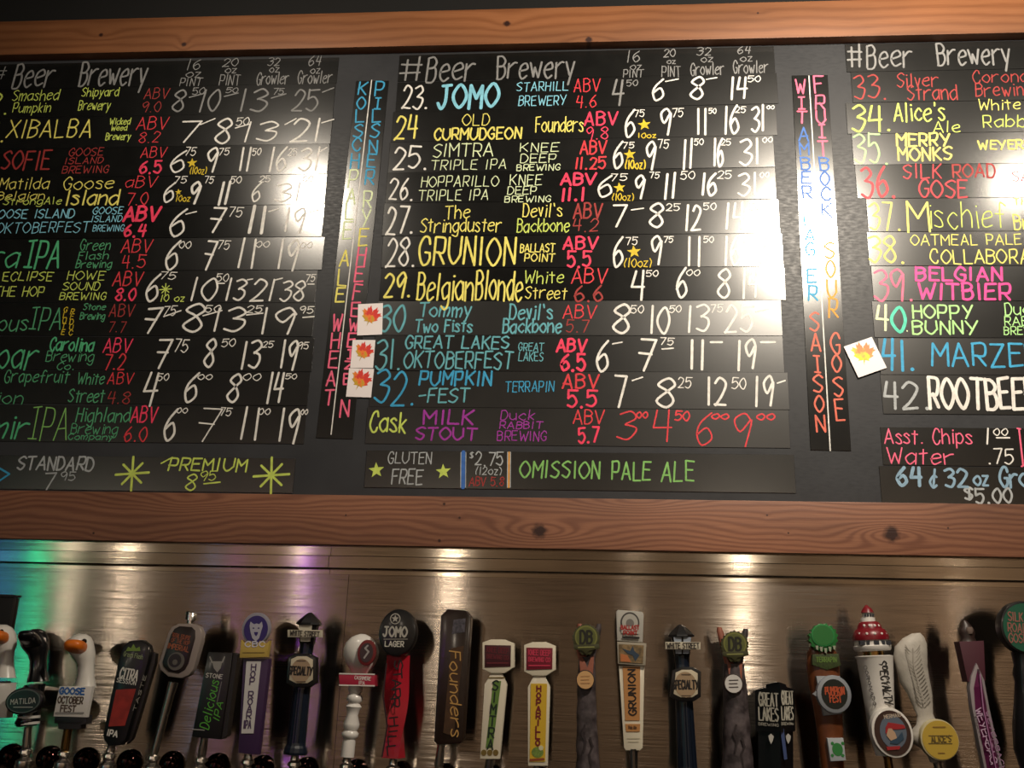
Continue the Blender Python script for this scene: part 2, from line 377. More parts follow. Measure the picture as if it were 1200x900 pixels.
# ------------------------------------------------------------------ menu board and its strips
bm_ = bpy.data.materials.new('chalky_grey_board'); bm_.use_nodes = True
def _board():
    nt = bm_.node_tree; N = nt.nodes; L = nt.links; b = N['Principled BSDF']
    g = N.new('ShaderNodeNewGeometry'); fac = []
    for (sc, st) in ((9, (1, 1, 1)), (60, (1, 1, 3))):
        mp = N.new('ShaderNodeMapping'); mp.inputs['Scale'].default_value = st; L.new(g.outputs['Position'], mp.inputs[0])
        n = N.new('ShaderNodeTexNoise'); n.inputs['Scale'].default_value = sc; n.inputs['Detail'].default_value = 5; L.new(mp.outputs[0], n.inputs[0]); fac.append(n.outputs['Fac'])
    x = N.new('ShaderNodeMix'); x.data_type = 'RGBA'; x.inputs[6].default_value = lin('2c2d30'); x.inputs[7].default_value = lin('3e3f42'); L.new(fac[0], x.inputs[0]); L.new(x.outputs[2], b.inputs['Base Color'])
    r = N.new('ShaderNodeMapRange'); r.inputs[1].default_value = .35; r.inputs[2].default_value = .65; r.inputs[3].default_value = .36; r.inputs[4].default_value = .5
    L.new(fac[1], r.inputs[0]); L.new(r.outputs[0], b.inputs['Roughness']); b.inputs['Specular IOR Level'].default_value = .22
_board()
zb0 = m2.z; zb1 = m1.z
tag(box('menu_board', -2.4, 2.4, 0, .03, zb0, zb1, bm_), 'long dark grey magnetic menu board between the two timber boards', 'menu board')

SB = {}
def strip_mat(rough):
    k = round(rough, 2)
    if k not in SB:
        SB[k] = mat('black_strip_%d' % int(k*100), '141413', k, spec=1.0, noise=.35, nscale=25, bump=.03)
        SB[k].node_tree.nodes['Principled BSDF'].inputs['Coat Weight'].default_value = 1.0; SB[k].node_tree.nodes['Principled BSDF'].inputs['Coat Roughness'].default_value = k
    return SB[k]
PAL = dict(w='f2efe9', g='8e8e8e', y='f6ea78', l='d3e66c', r='e8404a', d='a83a38', h='ff4468', b='8ed6ee', t='6ab4c0', c='3fa7d6', n='56a878', e='58c088', p='a93aa8',
    k='ff6f92', o='e8705a', a='e6a03c', u='3f70c0', q='e6f4c6', s='b2b7ba', z='e3c52f', m='ff4fa0', x='58d8b8', v='b7f09a', j='8fb0c8', f='88c46a')
def ink(k):
    n = 'marker_'+k
    if n in _M: return _M[n]
    m = mat(n, PAL[k], .55, spec=.3, noise=.24, nscale=70)
    return m
def local_of(o, x, y, yy):
    p = at(x, y, yy)-o.location; a = -o.rotation_euler.y
    return (p.x*math.cos(a)+p.z*math.sin(a), -p.x*math.sin(a)+p.z*math.cos(a))
TY = -.0021
def write(o, items):
    for i, it in enumerate(items):
        txt, x0, zb, x1, zt, c = it[:6]; opt = it[6] if len(it) > 6 else {}
        if txt[0] == '_':        # an underline or a cents dash from (x0, zb) to (x1, zt)
            a, b = local_of(o, x0, zb, TY), local_of(o, x1, zt, TY); V = []; F = []
            ribbon(V, F, [a, b], opt.get('hw', .9)*PXM, TY); pydata('underline' if txt == '_' else 'dash', V, F, ink(c), o); continue
        if txt == '@':           # star or ray mark centred at (x0, zb), radius x1, zt arms (5 = solid star)
            a = local_of(o, x0, zb, TY); V = []; F = []
            if zt == 5: star(V, F, a[0], a[1], x1*PXM, TY, .1)
            else:
                for k in range(zt):
                    t = 2*math.pi*k/zt+.08; rr = x1*PXM*(1 if k % 2 == 0 else .82); ribbon(V, F, [a, (a[0]+rr*math.cos(t), a[1]+rr*math.sin(t))], (1.5 if x1 > 10 else .7)*PXM, TY)
            pydata('star_mark', V, F, ink(c), o); continue
        a = local_of(o, x0, zb, TY); b = local_of(o, x1, zb, TY); t = local_of(o, (x0+x1)/2, zt, TY); h = abs(t[1]-(a[1]+b[1])/2); w = b[0]-a[0]
        hpx = zb-zt; hw = opt.get('hw', min(max(hpx*.052, .62), 1.45))*PXM
        name = opt.get('n')
        if not name:
            if txt == 'ABV' or c in 'rhd' and txt.replace('.', '').isdigit(): name = 'alcohol_content'
            elif txt.replace('.', '').isdigit() and c in 'wgr': name = 'price'
            elif txt.rstrip('.').isdigit(): name = 'beer_number'
            else: name = 'lettering'
        lettering(name, txt, a[0], a[1], w, h, hw, ink(c), o, TY, seed=i, cross7=opt.get('x', False), slant=opt.get('s', .12 if name == 'price' else .06), jit=opt.get('j', .28))
PXM = .00196
def strip(label, c, items, rough=.24, tilt=0.0, roll=0.0, cat='menu strip', group=None, name='menu_strip'):
    xl, ytl, ybl, xr, ytr, ybr = c
    a, b, d, e = at(xl, ytl), at(xl, ybl), at(xr, ytr), at(xr, ybr)
    ang = math.atan2((d.z+e.z)/2-(a.z+b.z)/2, (d.x+e.x)/2-(a.x+b.x)/2)
    L = math.hypot((d.x+e.x-a.x-b.x)/2, (d.z+e.z-a.z-b.z)/2); h = ((a.z-b.z)+(d.z-e.z))/2-.0006
    mid = (a+b+d+e)/4
    o = box(name, -L/2, L/2, -.0018, -.0002, -h/2, h/2, strip_mat(rough), bev=.0004, seg=1)
    o.location = (mid.x, 0, mid.z); o.rotation_euler = (R(tilt), -ang, R(roll)); tag(o, label, cat, group)
    write(o, items); return o
X = {'x': True}
def P(t, x0, y0, x1, y1, **k): return (t, x0, y0, x1, y1, 'w', k)

# left column
GL = 'left-hand list of menu strips'; GM = 'middle list of menu strips'; GR = 'right-hand list of menu strips'
strip('black header strip of the left list with pale pint and growler column headings', (-50, 77, 106, 396, 67.5, 98),
 [('#', -16, 93, 6, 79, 'g'), ('Beer', 13, 102, 62, 75, 'g'), ('Brewery', 91, 100, 171, 73, 'g'), ('16', 219, 82, 234, 70, 'g'), ('oz', 217, 91, 235, 82, 'g'), ('PINT', 210, 101, 237, 92, 'g'),
  ('20', 260, 78, 279, 69, 'g'), ('oz', 263, 86, 277, 78, 'g'), ('PINT', 256, 100, 281, 88, 'g'), ('32', 313, 77, 328, 68, 'g'), ('oz', 315, 85, 327, 77, 'g'), ('Growler', 300, 99, 338, 85, 'g'),
  ('64', 361, 77, 376, 66, 'g'), ('oz', 363, 86, 375, 78, 'g'), ('Growler', 348, 98, 389, 84, 'g')], tilt=0, group=GL)
strip('left-list strip in yellow-green writing priced 8.50, 10.50, 13.75, 25', (-50, 106, 140, 392, 98, 132),
 [('12.', -26, 133, 7, 108, 'l'), ('Smashed', 14, 118, 69, 106, 'l'), ('Pumpkin', 14, 132, 59, 121, 'l'), ('Shipyard', 95, 113, 139, 103, 'l'), ('Brewery', 91, 129, 129, 118, 'l'),
  ('ABV', 168, 116, 198, 104, 'd'), ('9.0', 166, 131, 188, 119, 'd'), ('8', 200, 131, 216, 106, 'g'), ('50', 225, 111, 240, 103, 'g'), ('_', 222, 114, 241, 109, 'g'), ('10', 233, 131, 257, 106, 'g'),
  ('50', 264, 109, 279, 103, 'g'), ('_', 263, 113, 279, 109, 'g'), ('13', 281, 131, 313, 105, 'g'), ('75', 320, 111, 333, 104, 'g'), ('_', 318, 115, 335, 110, 'g'), ('25', 341, 129, 373, 105, 'g'), ('_-', 378, 108, 391, 103, 'g')], tilt=.1, group=GL)
strip('left-list strip with one tall yellow word, priced 7, 8.50, 13 and 21', (-50, 140, 176, 389, 132, 168.5),
 [('13.', -30, 166, 3, 140, 'y'), ('XIBALBA', 6, 162, 106, 142, 'y'), ('Wicked', 128, 146, 153, 139, 'l'), ('Weed', 130, 153, 149, 147, 'l'), ('Brewery', 123, 164, 153, 156, 'l'),
  ('ABV', 159, 152, 197, 138, 'r'), ('8.2', 162, 167, 187, 155, 'r'), P('7', 210, 167, 234, 143), ('_-', 235, 146, 252, 139, 'w'), P('8', 250, 169, 270, 140), P('50', 276, 147, 292, 138), ('_', 276, 150, 294, 145, 'w'),
  P('13', 286, 166, 325, 143), ('_-', 334, 146, 347, 139, 'w'), P('21', 339, 166, 373, 139), ('_-', 377, 144, 391, 140, 'w')], tilt=.35, group=GL)
strip('left-list strip in red writing with star mark, priced 6.75 up to 31', (-50, 176, 210, 385, 168.5, 204),
 [('14.', -34, 200, -4, 178, 'd'), ('SOFIE', 0, 199, 58, 178, 'd', {'hw': 1.3}), ('GOOSE', 80, 183, 121, 174, 'd'), ('ISLAND', 76, 192, 121, 185, 'd'), ('BREWING', 72, 203, 127, 195, 'd'),
  ('ABV', 164, 185, 195, 173, 'r'), ('6.5', 162, 203, 189, 189, 'h', {'hw': 1.4}), P('6', 198, 201, 216, 176), P('75', 217, 182, 230, 173), ('@', 225, 191, 7.5, 5, 'z'), ('(10oz)', 222, 204, 242, 196, 'z'),
  P('9', 240, 201, 254, 173), P('75', 256, 182, 269, 174), P('11', 280, 200, 292, 173), P('50', 295, 182, 306, 174), P('16', 315, 200, 335, 173), P('25', 337, 182, 348, 174), P('31', 349, 200, 373, 174), ('_-', 376, 177, 383, 173, 'w')], .2, tilt=.2, group=GL)
strip('left-list strip in yellow writing with red 7.0, priced 6.75, 9.75, 11.50', (-50, 210, 244, 382, 204, 240),
 [('15.', -36, 236, -8, 214, 'y'), ('Matilda', -2, 222, 57, 209, 'y'), ('Belgian', -4, 234, 52, 225, 'y', {'hw': .6}), ('StrongAle', 3, 240, 72, 232, 'l', {'hw': .6}), ('Goose', 73, 222, 133, 208, 'y'), ('Island', 77, 240, 139, 223, 'y', {'hw': 1.2}),
  ('aBV', 146, 220, 184, 207, 'r'), ('7.0', 148, 240, 173, 226, 'r'), P('6', 190, 238, 203, 214), P('75', 204, 215, 219, 207), ('@', 209, 225, 5, 5, 'z'), ('10oz', 206, 236, 223, 229, 'z'), P('9', 221, 238, 234, 212, hw=1.7),
  P('75', 239, 215, 251, 207), P('11', 255, 239, 268, 213, hw=1.8), P('50', 269, 215, 283, 207), P('6', 294, 235, 305, 213), P('25', 303, 213, 317, 206), P('31', 321, 236, 350, 215), P('00', 354, 213, 367, 206)], .19, tilt=.0, group=GL)
strip('left-list strip in light-blue capitals with red 6.4, priced 6, 7.75, 11, 19', (-50, 244, 281, 379, 240, 277.5),
 [('GOOSE ISLAND', -12, 256, 87, 246, 'b', {'hw': .75}), ('OKTOBERFEST', -6, 273, 105, 261, 'b'), ('GOOSE', 108, 251, 144, 243, 'b', {'hw': .6}), ('ISLAND', 107, 260, 143, 253, 'b', {'hw': .55}), ('BREWING', 108, 271, 145, 264, 'b', {'hw': .5}),
  ('ABV', 143, 259, 188, 243, 'h', {'hw': 1.9}), ('6.4', 144, 277, 171, 264, 'h', {'hw': 1.5}), P('6', 197, 276, 216, 244), ('_-', 218, 251, 230, 248, 'w'), P('7', 244, 272, 263, 244, x=True), P('75', 268, 254, 285, 243),
  P('11', 290, 274, 309, 243, hw=2.2), ('_-', 315, 248, 326, 245, 'w'), P('19', 333, 272, 357, 244), ('_-', 361, 249, 374, 246, 'w')], .18, tilt=-.1, group=GL)
strip('left-list strip in large green letters with red 4.5, priced 6.00 and 7.75', (-50, 281, 318, 379, 277.5, 317),
 [('Citra', -56, 313, 22, 289, 'e'), ('|PA', 27, 314, 69, 283, 'e'), ('Green', 93, 293, 129, 281, 'n'), ('Flash', 91, 304, 127, 295, 'n'), ('Brewing', 88, 314, 131, 305, 'n'),
  ('ABV', 141, 296, 178, 281, 'r'), ('4.5', 142, 314, 170, 299, 'r'), P('6', 192, 315, 208, 281), P('00', 209, 291, 224, 283), P('7', 237, 316, 252, 283, x=True), P('75', 255, 292, 270, 282), P('11', 278, 315, 297, 281),
  P('00', 299, 290, 316, 283), P('19', 325, 316, 349, 281), P('00', 351, 291, 366, 284)], .24, tilt=-.5, group=GL)
strip('left-list strip in yellow-green capitals with red 8.0 and a green ray mark', (-50, 318, 355, 371, 317, 355),
 [('FULL ECLIPSE', -42, 329, 62, 319, 'l', {'hw': .7}), ('THE HOP', -8, 347, 51, 336, 'l', {'hw': .7}), ('HOWE', 78, 328, 123, 318, 'l'), ('SOUND', 73, 340, 117, 331, 'l'), ('BREWING', 69, 351, 124, 343, 'l'),
  ('ABV', 131, 335, 167, 319, 'r'), ('8.0', 134, 352, 159, 338, 'h', {'hw': 1.2}), P('6', 169, 352, 185, 320), P('75', 188, 327, 207, 319), ('@', 194, 339, 8, 8, 'l'), ('10 oz', 188, 353, 216, 345, 'l'), P('10', 223, 352, 254, 326),
  P('50', 253, 330, 268, 321), ('_', 255, 332, 263, 332, 'w'), P('13', 264, 352, 288, 327), ('_-', 290, 328, 296, 327, 'w'), P('21', 292, 352, 320, 327), ('_-', 323, 328, 331, 326, 'w'), P('38', 327, 352, 357, 329), P('75', 358, 330, 370, 322), ('_', 361, 333, 368, 333, 'w')], tilt=.3, group=GL)
strip('left-list strip with green letters, tiny stacked yellow letters, dull red 7.7', (-50, 355, 393, 368, 355, 395),
 [('Delicious', -62, 387, 32, 369, 'n'), ('|PA', 33, 386, 71, 361, 'n', {'hw': .9}), ('Stone', 97, 363, 124, 356, 'n'), ('Brewing', 93, 374, 123, 366, 'n'),
  ('ABV', 127, 371, 157, 357, 'd'), ('7.7', 127, 389, 147, 377, 'd')]+[(g, 74+(-i*.7), 366+i*6.5, 79+(-i*.7), 360+i*6.5, 'z', {'n': 'lettering', 'hw': .55}) for i, g in enumerate('GLUTE')]+[(g, 82-i*.5, 368+i*6.2, 87-i*.5, 362+i*6.2, 'z', {'hw': .5}) for i, g in enumerate('REDUC')]+
 [P('7', 167, 390, 188, 361, x=True, hw=1.5), P('75', 191, 370, 207, 359), ('_', 192, 371, 212, 364, 'w'), P('8', 212, 390, 238, 357, hw=1.5), P('50', 240, 366, 259, 358), ('_', 238, 370, 260, 364, 'w'), P('13', 250, 388, 287, 361, hw=1.4),
  P('25', 288, 366, 308, 358), ('_', 289, 369, 308, 367, 'w'), P('19', 306, 392, 346, 361, hw=1.4), P('95', 351, 367, 368, 359), ('_', 355, 372, 368, 371, 'w')], tilt=0, group=GL)
strip('left-list strip in bright green script with bright red 7.2, third from bottom', (-50, 394, 433, 367, 395.5, 436),
 [('Hop', -100, 431, -40, 401, 'e', {'hw': 1.3}), ('Roar', -22, 431, 43, 400, 'e', {'hw': 1.3}), ('Carolina', 57, 411, 110, 396, 'e', {'hw': 1.1}), ('Brewing', 53, 423, 110, 411, 'n'), ('Co.', 66, 433, 86, 425, 'n'),
  ('ABV', 120, 413, 154, 397, 'h'), ('7.2', 121, 433, 146, 415, 'r'), P('7', 181, 431, 199, 398, x=True), P('75', 204, 412, 221, 398), P('8', 237, 431, 251, 398), P('50', 259, 406, 276, 397), P('13', 282, 432, 305, 400),
  P('25', 307, 407, 321, 400), P('19', 328, 432, 348, 399), P('95', 349, 409, 362, 401)], tilt=.2, group=GL)
strip('left-list strip in dull green script with red 4.8 and a 4.50 price', (-50, 434, 472, 362, 436, 476),
 [('Grapefruit', 4, 448, 81, 434, 'n'), ('Explosion', -78, 472, 27, 458, 'n'), ('White', 90, 450, 122, 437, 'n'), ('Street', 79, 471, 122, 456, 'n'),
  ('ABV', 125, 450, 156, 437, 'r'), ('4.8', 125, 473, 152, 459, 'd'), P('4', 165, 475, 183, 437), P('50', 184, 446, 198, 438), P('6', 214, 473, 230, 437), P('00', 231, 445, 249, 439), P('8', 264, 472, 281, 439), P('00', 284, 446, 306, 438),
  P('14', 312, 472, 331, 437), P('50', 334, 444, 348, 438)], tilt=0, group=GL)
strip('lowest left-list strip in green writing with red 6.0', (-50, 473, 518, 358, 477, 519.5),
 [('Kashmir', -78, 512, 33, 486, 'e'), ('|PA', 32, 515, 78, 478, 'f', {'hw': .8}), ('Highland', 88, 494, 152, 478, 'n'), ('Brewing', 82, 508, 138, 496, 'n'), ('Company', 79, 515, 133, 508, 'n'),
  ('ABV', 152, 495, 184, 477, 'h'), ('6.0', 144, 517, 172, 500, 'r'), P('6', 190, 515, 205, 478), P('00', 206, 484, 220, 478), P('7', 230, 517, 257, 479, x=True, hw=.9), P('75', 258, 487, 272, 478), P('11', 281, 516, 301, 479),
  P('00', 302, 486, 317, 479), P('19', 326, 518, 350, 479), P('00', 352, 486, 361, 480)], tilt=.2, group=GL)
st = strip('black strip under the left list with a blue arrowhead and two flight prices', (-60, 532, 573, 345, 538, 577.5),
 [('STANDARD', 19, 550, 110, 535, 's', {'hw': 1.2}), ('7', 50, 573, 64, 554, 's'), ('95', 70, 563, 88, 553, 's'), ('@', 155, 555, 21, 8, 'l'), ('PREMIUM', 196, 551, 290, 537, 'l', {'hw': 1.1}), ('_', 189, 543, 202, 536, 'l'), ('8', 216, 575, 230, 556, 'l', {'n': 'price'}),
  ('95', 234, 563, 254, 552, 'l', {'n': 'price'}), ('_', 239, 567, 258, 565, 'l'), ('@', 318, 557, 22, 8, 'l')], tilt=0)
V = []; F = []
for dx in (0, 1): ribbon(V, F, [local_of(st, -60, 549, TY), local_of(st, 0, 549, TY), local_of(st, 11, 555.5, TY), local_of(st, 0, 563, TY), local_of(st, -60, 563, TY)], 1.2*PXM, TY)
pydata('arrow_mark', V, F, ink('c'), st)

# middle column
strip('black header strip of the middle list, pale headings from hash sign to growlers', (467.5, 64.5, 97, 907.5, 55.5, 85.5),
 [('#', 467, 95, 494, 68, 'g'), ('Beer', 498, 95, 557, 67, 'g', {'hw': 1.4}), ('Brewery', 581, 92, 674, 66, 'g'), ('16', 735, 73, 750, 60, 'g'), ('oz', 738, 82, 752, 74, 'g'), ('PINT', 730, 91, 755, 82, 'g'), ('20', 777, 67, 792, 58, 'g'), ('oz', 781, 75, 792, 69, 'g'),
  ('PINT', 775, 90, 798, 78, 'g'), ('32', 816, 65, 834, 56, 'g'), ('oz', 821, 73, 836, 65, 'g'), ('Growler', 809, 88, 849, 74, 'g'), ('64', 864, 63, 880, 55, 'g'), ('oz', 867, 72, 882, 64, 'g'), ('Growler', 859, 86, 901, 72, 'g')], tilt=0, group=GM)
strip('strip numbered 23 in the middle list with a thick light-blue name', (465, 97, 131.5, 911, 85.5, 122),
 [('23.', 470, 127, 500, 101, 'w', {'n': 'beer_number'}), ('JOMO', 511, 127, 586, 100, 'b', {'hw': 2.2}), ('STARHILL', 605, 107, 666, 97, 'b', {'hw': .65}), ('BREWERY', 607, 124, 664, 113, 'b', {'hw': .65}), ('ABV', 672, 108, 704, 93, 'r'), ('4.6', 675, 126, 699, 112, 'r'),
  ('4', 717, 123, 732, 94, 'g'), ('50', 734, 101, 748, 94, 'g'), P('6', 764, 119, 779, 93), ('_-', 780, 95.5, 795, 92.5, 'w'), P('8', 808, 117, 827, 91, hw=1.5), ('_-', 828, 93, 840, 91, 'w'), P('14', 856, 116, 877, 91, hw=1.5), P('50', 876, 96, 892, 89)], tilt=.0, group=GM)
strip('strip numbered 24 in yellow, reaching past the alcohol figure 9.8', (460, 131.5, 167, 910, 122, 159),
 [('24', 461, 163, 489, 136, 'y', {'n': 'beer_number'}), ('OLD', 541, 147, 574, 134, 'y'), ('CURMUDGEON', 508, 164, 612, 151, 'y', {'hw': 1.2}), ('Founders', 627, 155, 684, 138, 'y'), ('ABV', 684, 147, 725, 132, 'h', {'hw': 1.3}), ('9.8', 687, 163, 713, 149, 'h'),
  P('6', 732, 161, 745, 129), P('75', 743, 137, 756, 129), ('@', 755, 146, 9, 5, 'z'), ('10oz', 748, 162, 769, 156, 'z'), P('9', 774, 160, 788, 128), P('75', 788, 137, 802, 127), P('11', 817, 157, 829, 127), P('50', 830, 133, 840, 127),
  P('16', 849, 157, 867, 125), P('25', 861, 132, 875, 125), P('31', 880, 155, 897, 125), P('00', 898, 128, 908, 124)], tilt=.2, group=GM)
strip('strip numbered 25 in pale green capitals with the figure 11.25', (456, 167, 203, 907, 159, 196),
 [('25.', 460, 198, 499, 173, 'w', {'n': 'beer_number', 'hw': 1.4}), ('SIMTRA', 507, 184, 578, 169, 'q'), ('TRIPLE IPA', 505, 199, 593, 188, 'q'), ('KNEE', 609, 178, 656, 168, 'q'), ('DEEP', 609, 191, 652, 181, 'q'), ('BREWING', 605, 200, 657, 193, 'q'),
  ('ABV', 679, 181, 712, 166, 'r', {'hw': 1.2}), ('11.25', 674, 198, 711, 185, 'r', {'hw': 1.2}), P('6', 718, 199, 731, 166), P('75', 730, 174, 744, 167), ('@', 738, 181, 8.5, 5, 'z'), ('(10oz)', 732, 198, 757, 188, 'z', {'hw': .9}), P('9', 757, 198, 770, 164), P('75', 771, 174, 785, 164),
  P('11', 800, 197, 813, 163), P('50', 813, 170, 825, 163), P('16', 836, 195, 849, 162), P('25', 844, 170, 857, 163), P('31', 866, 193, 890, 163), P('00', 893, 167, 906, 161)], tilt=.25, group=GM)
strip('strip numbered 26, its name spelled with a double P, pale green capitals', (453, 203, 238, 909, 196, 234),
 [('26.', 455, 234, 483, 210, 'w', {'n': 'beer_number'}), ('HOPPARILLO', 493, 219, 585, 207, 'q'), ('TRIPLE IPA', 490, 235, 572, 223, 'q'), ('KNEE', 597, 217, 636, 205, 'q'), ('DEEP', 594, 228, 629, 219, 'q'), ('BREWING', 591, 237, 646, 230, 'q'),
  ('ABV', 656, 217, 700, 204, 'h', {'hw': 1.6}), ('11.1', 658, 235, 685, 221, 'h', {'hw': 1.6}), P('6', 700, 232, 718, 206), P('75', 716, 212, 736, 204), ('@', 726, 220, 8, 5, 'z'), ('(10oz)', 717, 235, 743, 227, 'z'), P('9', 744, 232, 757, 204), P('75', 761, 209, 774, 202),
  P('11', 778, 232, 793, 203, hw=1.6), P('50', 797, 210, 815, 201), P('16', 822, 229, 841, 203, hw=1.6), P('25', 840, 209, 858, 200), P('31', 864, 229, 887, 203), P('00', 890, 208, 902, 202)], .2, tilt=.05, group=GM)
strip('strip numbered 27 with yellow names and a faded red 4.2', (449, 238, 277, 913, 234, 273.5),
 [('27.', 451, 274, 483, 242, 'w', {'n': 'beer_number'}), ('The', 521, 256, 551, 241, 'y'), ('Stringduster', 492, 272, 588, 256, 'y'), ("Devil's", 612, 254, 659, 239, 'y'), ('Backbone', 605, 272, 668, 257, 'l'), ('ABV', 671, 256, 707, 239, 'd', {'hw': 1.2}), ('4.2', 671, 271, 702, 257, 'd'),
  P('7', 718, 266, 736, 241, hw=1.4), ('_-', 740, 246, 754, 244, 'w'), P('8', 760, 267, 779, 239, hw=1.5), P('25', 780, 247, 798, 239), P('12', 803, 269, 823, 240, hw=1.5), P('50', 824, 246, 840, 238), P('14', 850, 268, 874, 238, hw=1.5), P('50', 878, 246, 892, 238)], .21, tilt=-.1, group=GM)
strip('strip numbered 28 with one thick tall yellow word', (448, 277, 314, 917, 273.5, 313),
 [('28.', 451, 312, 485, 279, 'w', {'n': 'beer_number', 'hw': 1.3}), ('GRUNION', 489, 311, 605, 279, 'y', {'hw': 1.5}), ('BALLAST', 609, 295.5, 651, 286, 'y', {'hw': .75}), ('POINT', 614, 306.5, 651, 297.5, 'y', {'hw': .75}), ('ABV', 659, 292, 702, 278, 'h', {'hw': 1.4}), ('5.5', 664, 313, 694, 295, 'h', {'hw': 1.4}),
  P('6', 718, 313, 731, 278), P('75', 733, 287, 748, 278), ('@', 743, 295, 9, 5, 'z'), ('(10oz)', 731, 313, 764, 303, 'z'), P('9', 763, 312, 777, 277), P('75', 778, 284, 790, 277), P('11', 806, 311, 822, 277), P('50', 824, 284, 837, 277), P('16', 849, 311, 868, 277), P('25', 870, 284, 884, 277), P('31', 888, 310, 908, 277)], .21, tilt=-.25, group=GM)
strip('strip numbered 29 with crowded thick yellow lettering', (446, 314, 353, 920, 313, 352),
 [('29.', 449, 347, 480, 319, 'y', {'n': 'beer_number'}), ('Belgian', 487, 351, 555, 320, 'y', {'hw': 1.25, 'n': 'beer_name'}), ('Blonde', 556, 352, 613, 318, 'y', {'hw': 1.25, 'n': 'beer_name'}), ('White', 615, 332, 661, 318, 'l'), ('Street', 615, 350, 665, 336, 'y'), ('ABV', 669, 332, 713, 315, 'r'), ('6.6', 672, 353, 707, 335, 'd', {'hw': 1.2}),
  P('4', 739, 350, 756, 316), P('50', 757, 324, 772, 317), P('6', 792, 350, 806, 315), P('00', 804, 323, 821, 316), P('8', 840, 349, 858, 315), P('14', 870, 349, 890, 315), P('50', 892, 323, 906, 316)], .18, tilt=-.35, group=GM)
strip('strip numbered 30 with teal names, just right of the topmost leaf card of three', (442, 353, 393, 916, 352, 394),
 [('30', 443, 388, 475, 357, 't', {'n': 'beer_number'}), ('Tommy', 491, 371, 553, 355, 't', {'hw': 1.1}), ('Two Fists', 486, 389, 554, 375, 't', {'hw': 1.1}), ("Devil's", 596, 374, 648, 357, 't', {'hw': 1.1}), ('Backbone', 588, 390, 659, 374, 't', {'hw': 1.1}), ('ABV', 659, 373, 700, 358, 'r'), ('5.7', 663, 389, 691, 375, 'd'),
  P('8', 717, 391, 740, 357, hw=1.6), P('50', 739, 367, 755, 358), P('10', 762, 390, 786, 359), P('50', 784, 366, 799, 358), P('13', 806, 389, 833, 358, hw=1.4), P('75', 833, 366, 848, 357), P('25', 848, 389, 886, 358), ('_-', 886, 365, 900, 362, 'w')], .3, tilt=-.4, group=GM)
strip('strip numbered 31 in blue capitals with crimson 6.5', (438, 393, 434.5, 918, 394, 437),
 [('31.', 439, 432, 468, 398, 't', {'n': 'beer_number', 'hw': 1.3}), ('GREAT LAKES', 474, 408, 597, 394, 't', {'hw': 1.1}), ('OKTOBERFEST', 472, 431, 602, 412, 't', {'hw': 1.1}), ('GREAT', 607, 411, 638, 402, 't', {'hw': .6}), ('LAKES', 607, 423, 637, 413, 't', {'hw': .6}), ('ABV', 651, 412, 689, 398, 'h', {'hw': 1.5}), ('6.5', 656, 434, 687, 415, 'h', {'hw': 1.6}),
  P('6', 698, 434, 714, 398), ('_-', 718, 403, 729, 401, 'w'), P('7', 748, 434, 771, 398, x=True, hw=1.5), P('75', 774, 404, 791, 396), ('_', 776, 409, 789, 408, 'w'), P('11', 809, 432, 826, 398, hw=1.6), ('_-', 833, 401, 846, 401, 'w', {'hw': 1.4}), P('19', 864, 432, 888, 398, hw=1.5), ('_-', 892, 401, 908, 401, 'w', {'hw': 1.4})], .26, tilt=0, group=GM)
strip('strip numbered 32 in blue, its second line starting with a dash', (434, 434.5, 477.5, 924, 437, 480),
 [('32.', 437, 473, 484, 435, 'c', {'n': 'beer_number', 'hw': 1.4}), ('PUMPKIN', 490, 451, 577, 435, 'c', {'hw': 1.3}), ('-FEST', 490, 471, 551, 455, 't', {'hw': 1.1}), ('TERRAPIN', 592, 459, 650, 447, 'c'), ('ABV', 658, 455, 703, 439, 'r', {'hw': 1.2}), ('5.5', 664, 477, 701, 458, 'h', {'hw': 1.4}),
  P('7', 720, 477, 736, 442), ('_-', 741, 446, 753, 442, 'w'), P('8', 768, 476, 793, 442), P('25', 794, 454, 812, 442), P('12', 829, 474, 853, 442), P('50', 857, 456, 875, 443), P('19', 885, 477, 909, 442, hw=1.4), ('_-', 911, 449, 920, 446, 'w')], .28, tilt=.2, group=GM)
strip('lowest middle-list strip with yellow-green word, purple names and all-red prices', (429.5, 477.5, 519.5, 925, 480, 526),
 [('Cask', 432, 506, 476, 483, 'l', {'hw': 1.2}), ('MILK', 495, 497, 556, 481, 'p', {'hw': 1.3}), ('STOUT', 486, 515, 560, 501, 'p', {'hw': 1.2}), ('Duck', 586, 492, 627, 481, 'p'), ('RABBIT', 585, 502, 637, 494, 'p'), ('BREWING', 582, 516, 641, 505, 'p'),
  ('ABV', 671, 497, 709, 481, 'r'), ('5.7', 677, 518, 703, 501, 'h', {'hw': 1.3})]+[(t, a, b, c, d, 'r', {'n': 'price', 'hw': .95}) for (t, a, b, c, d) in (('3', 722, 515, 747, 482), ('00', 745, 490, 760, 483), ('4', 765, 518, 788, 481), ('50', 790, 493, 809, 482), ('6', 816, 521, 836, 482), ('00', 833, 491, 855, 485), ('9', 861, 521, 883, 482), ('00', 886, 492, 909, 485))], .28, tilt=.3, group=GM)
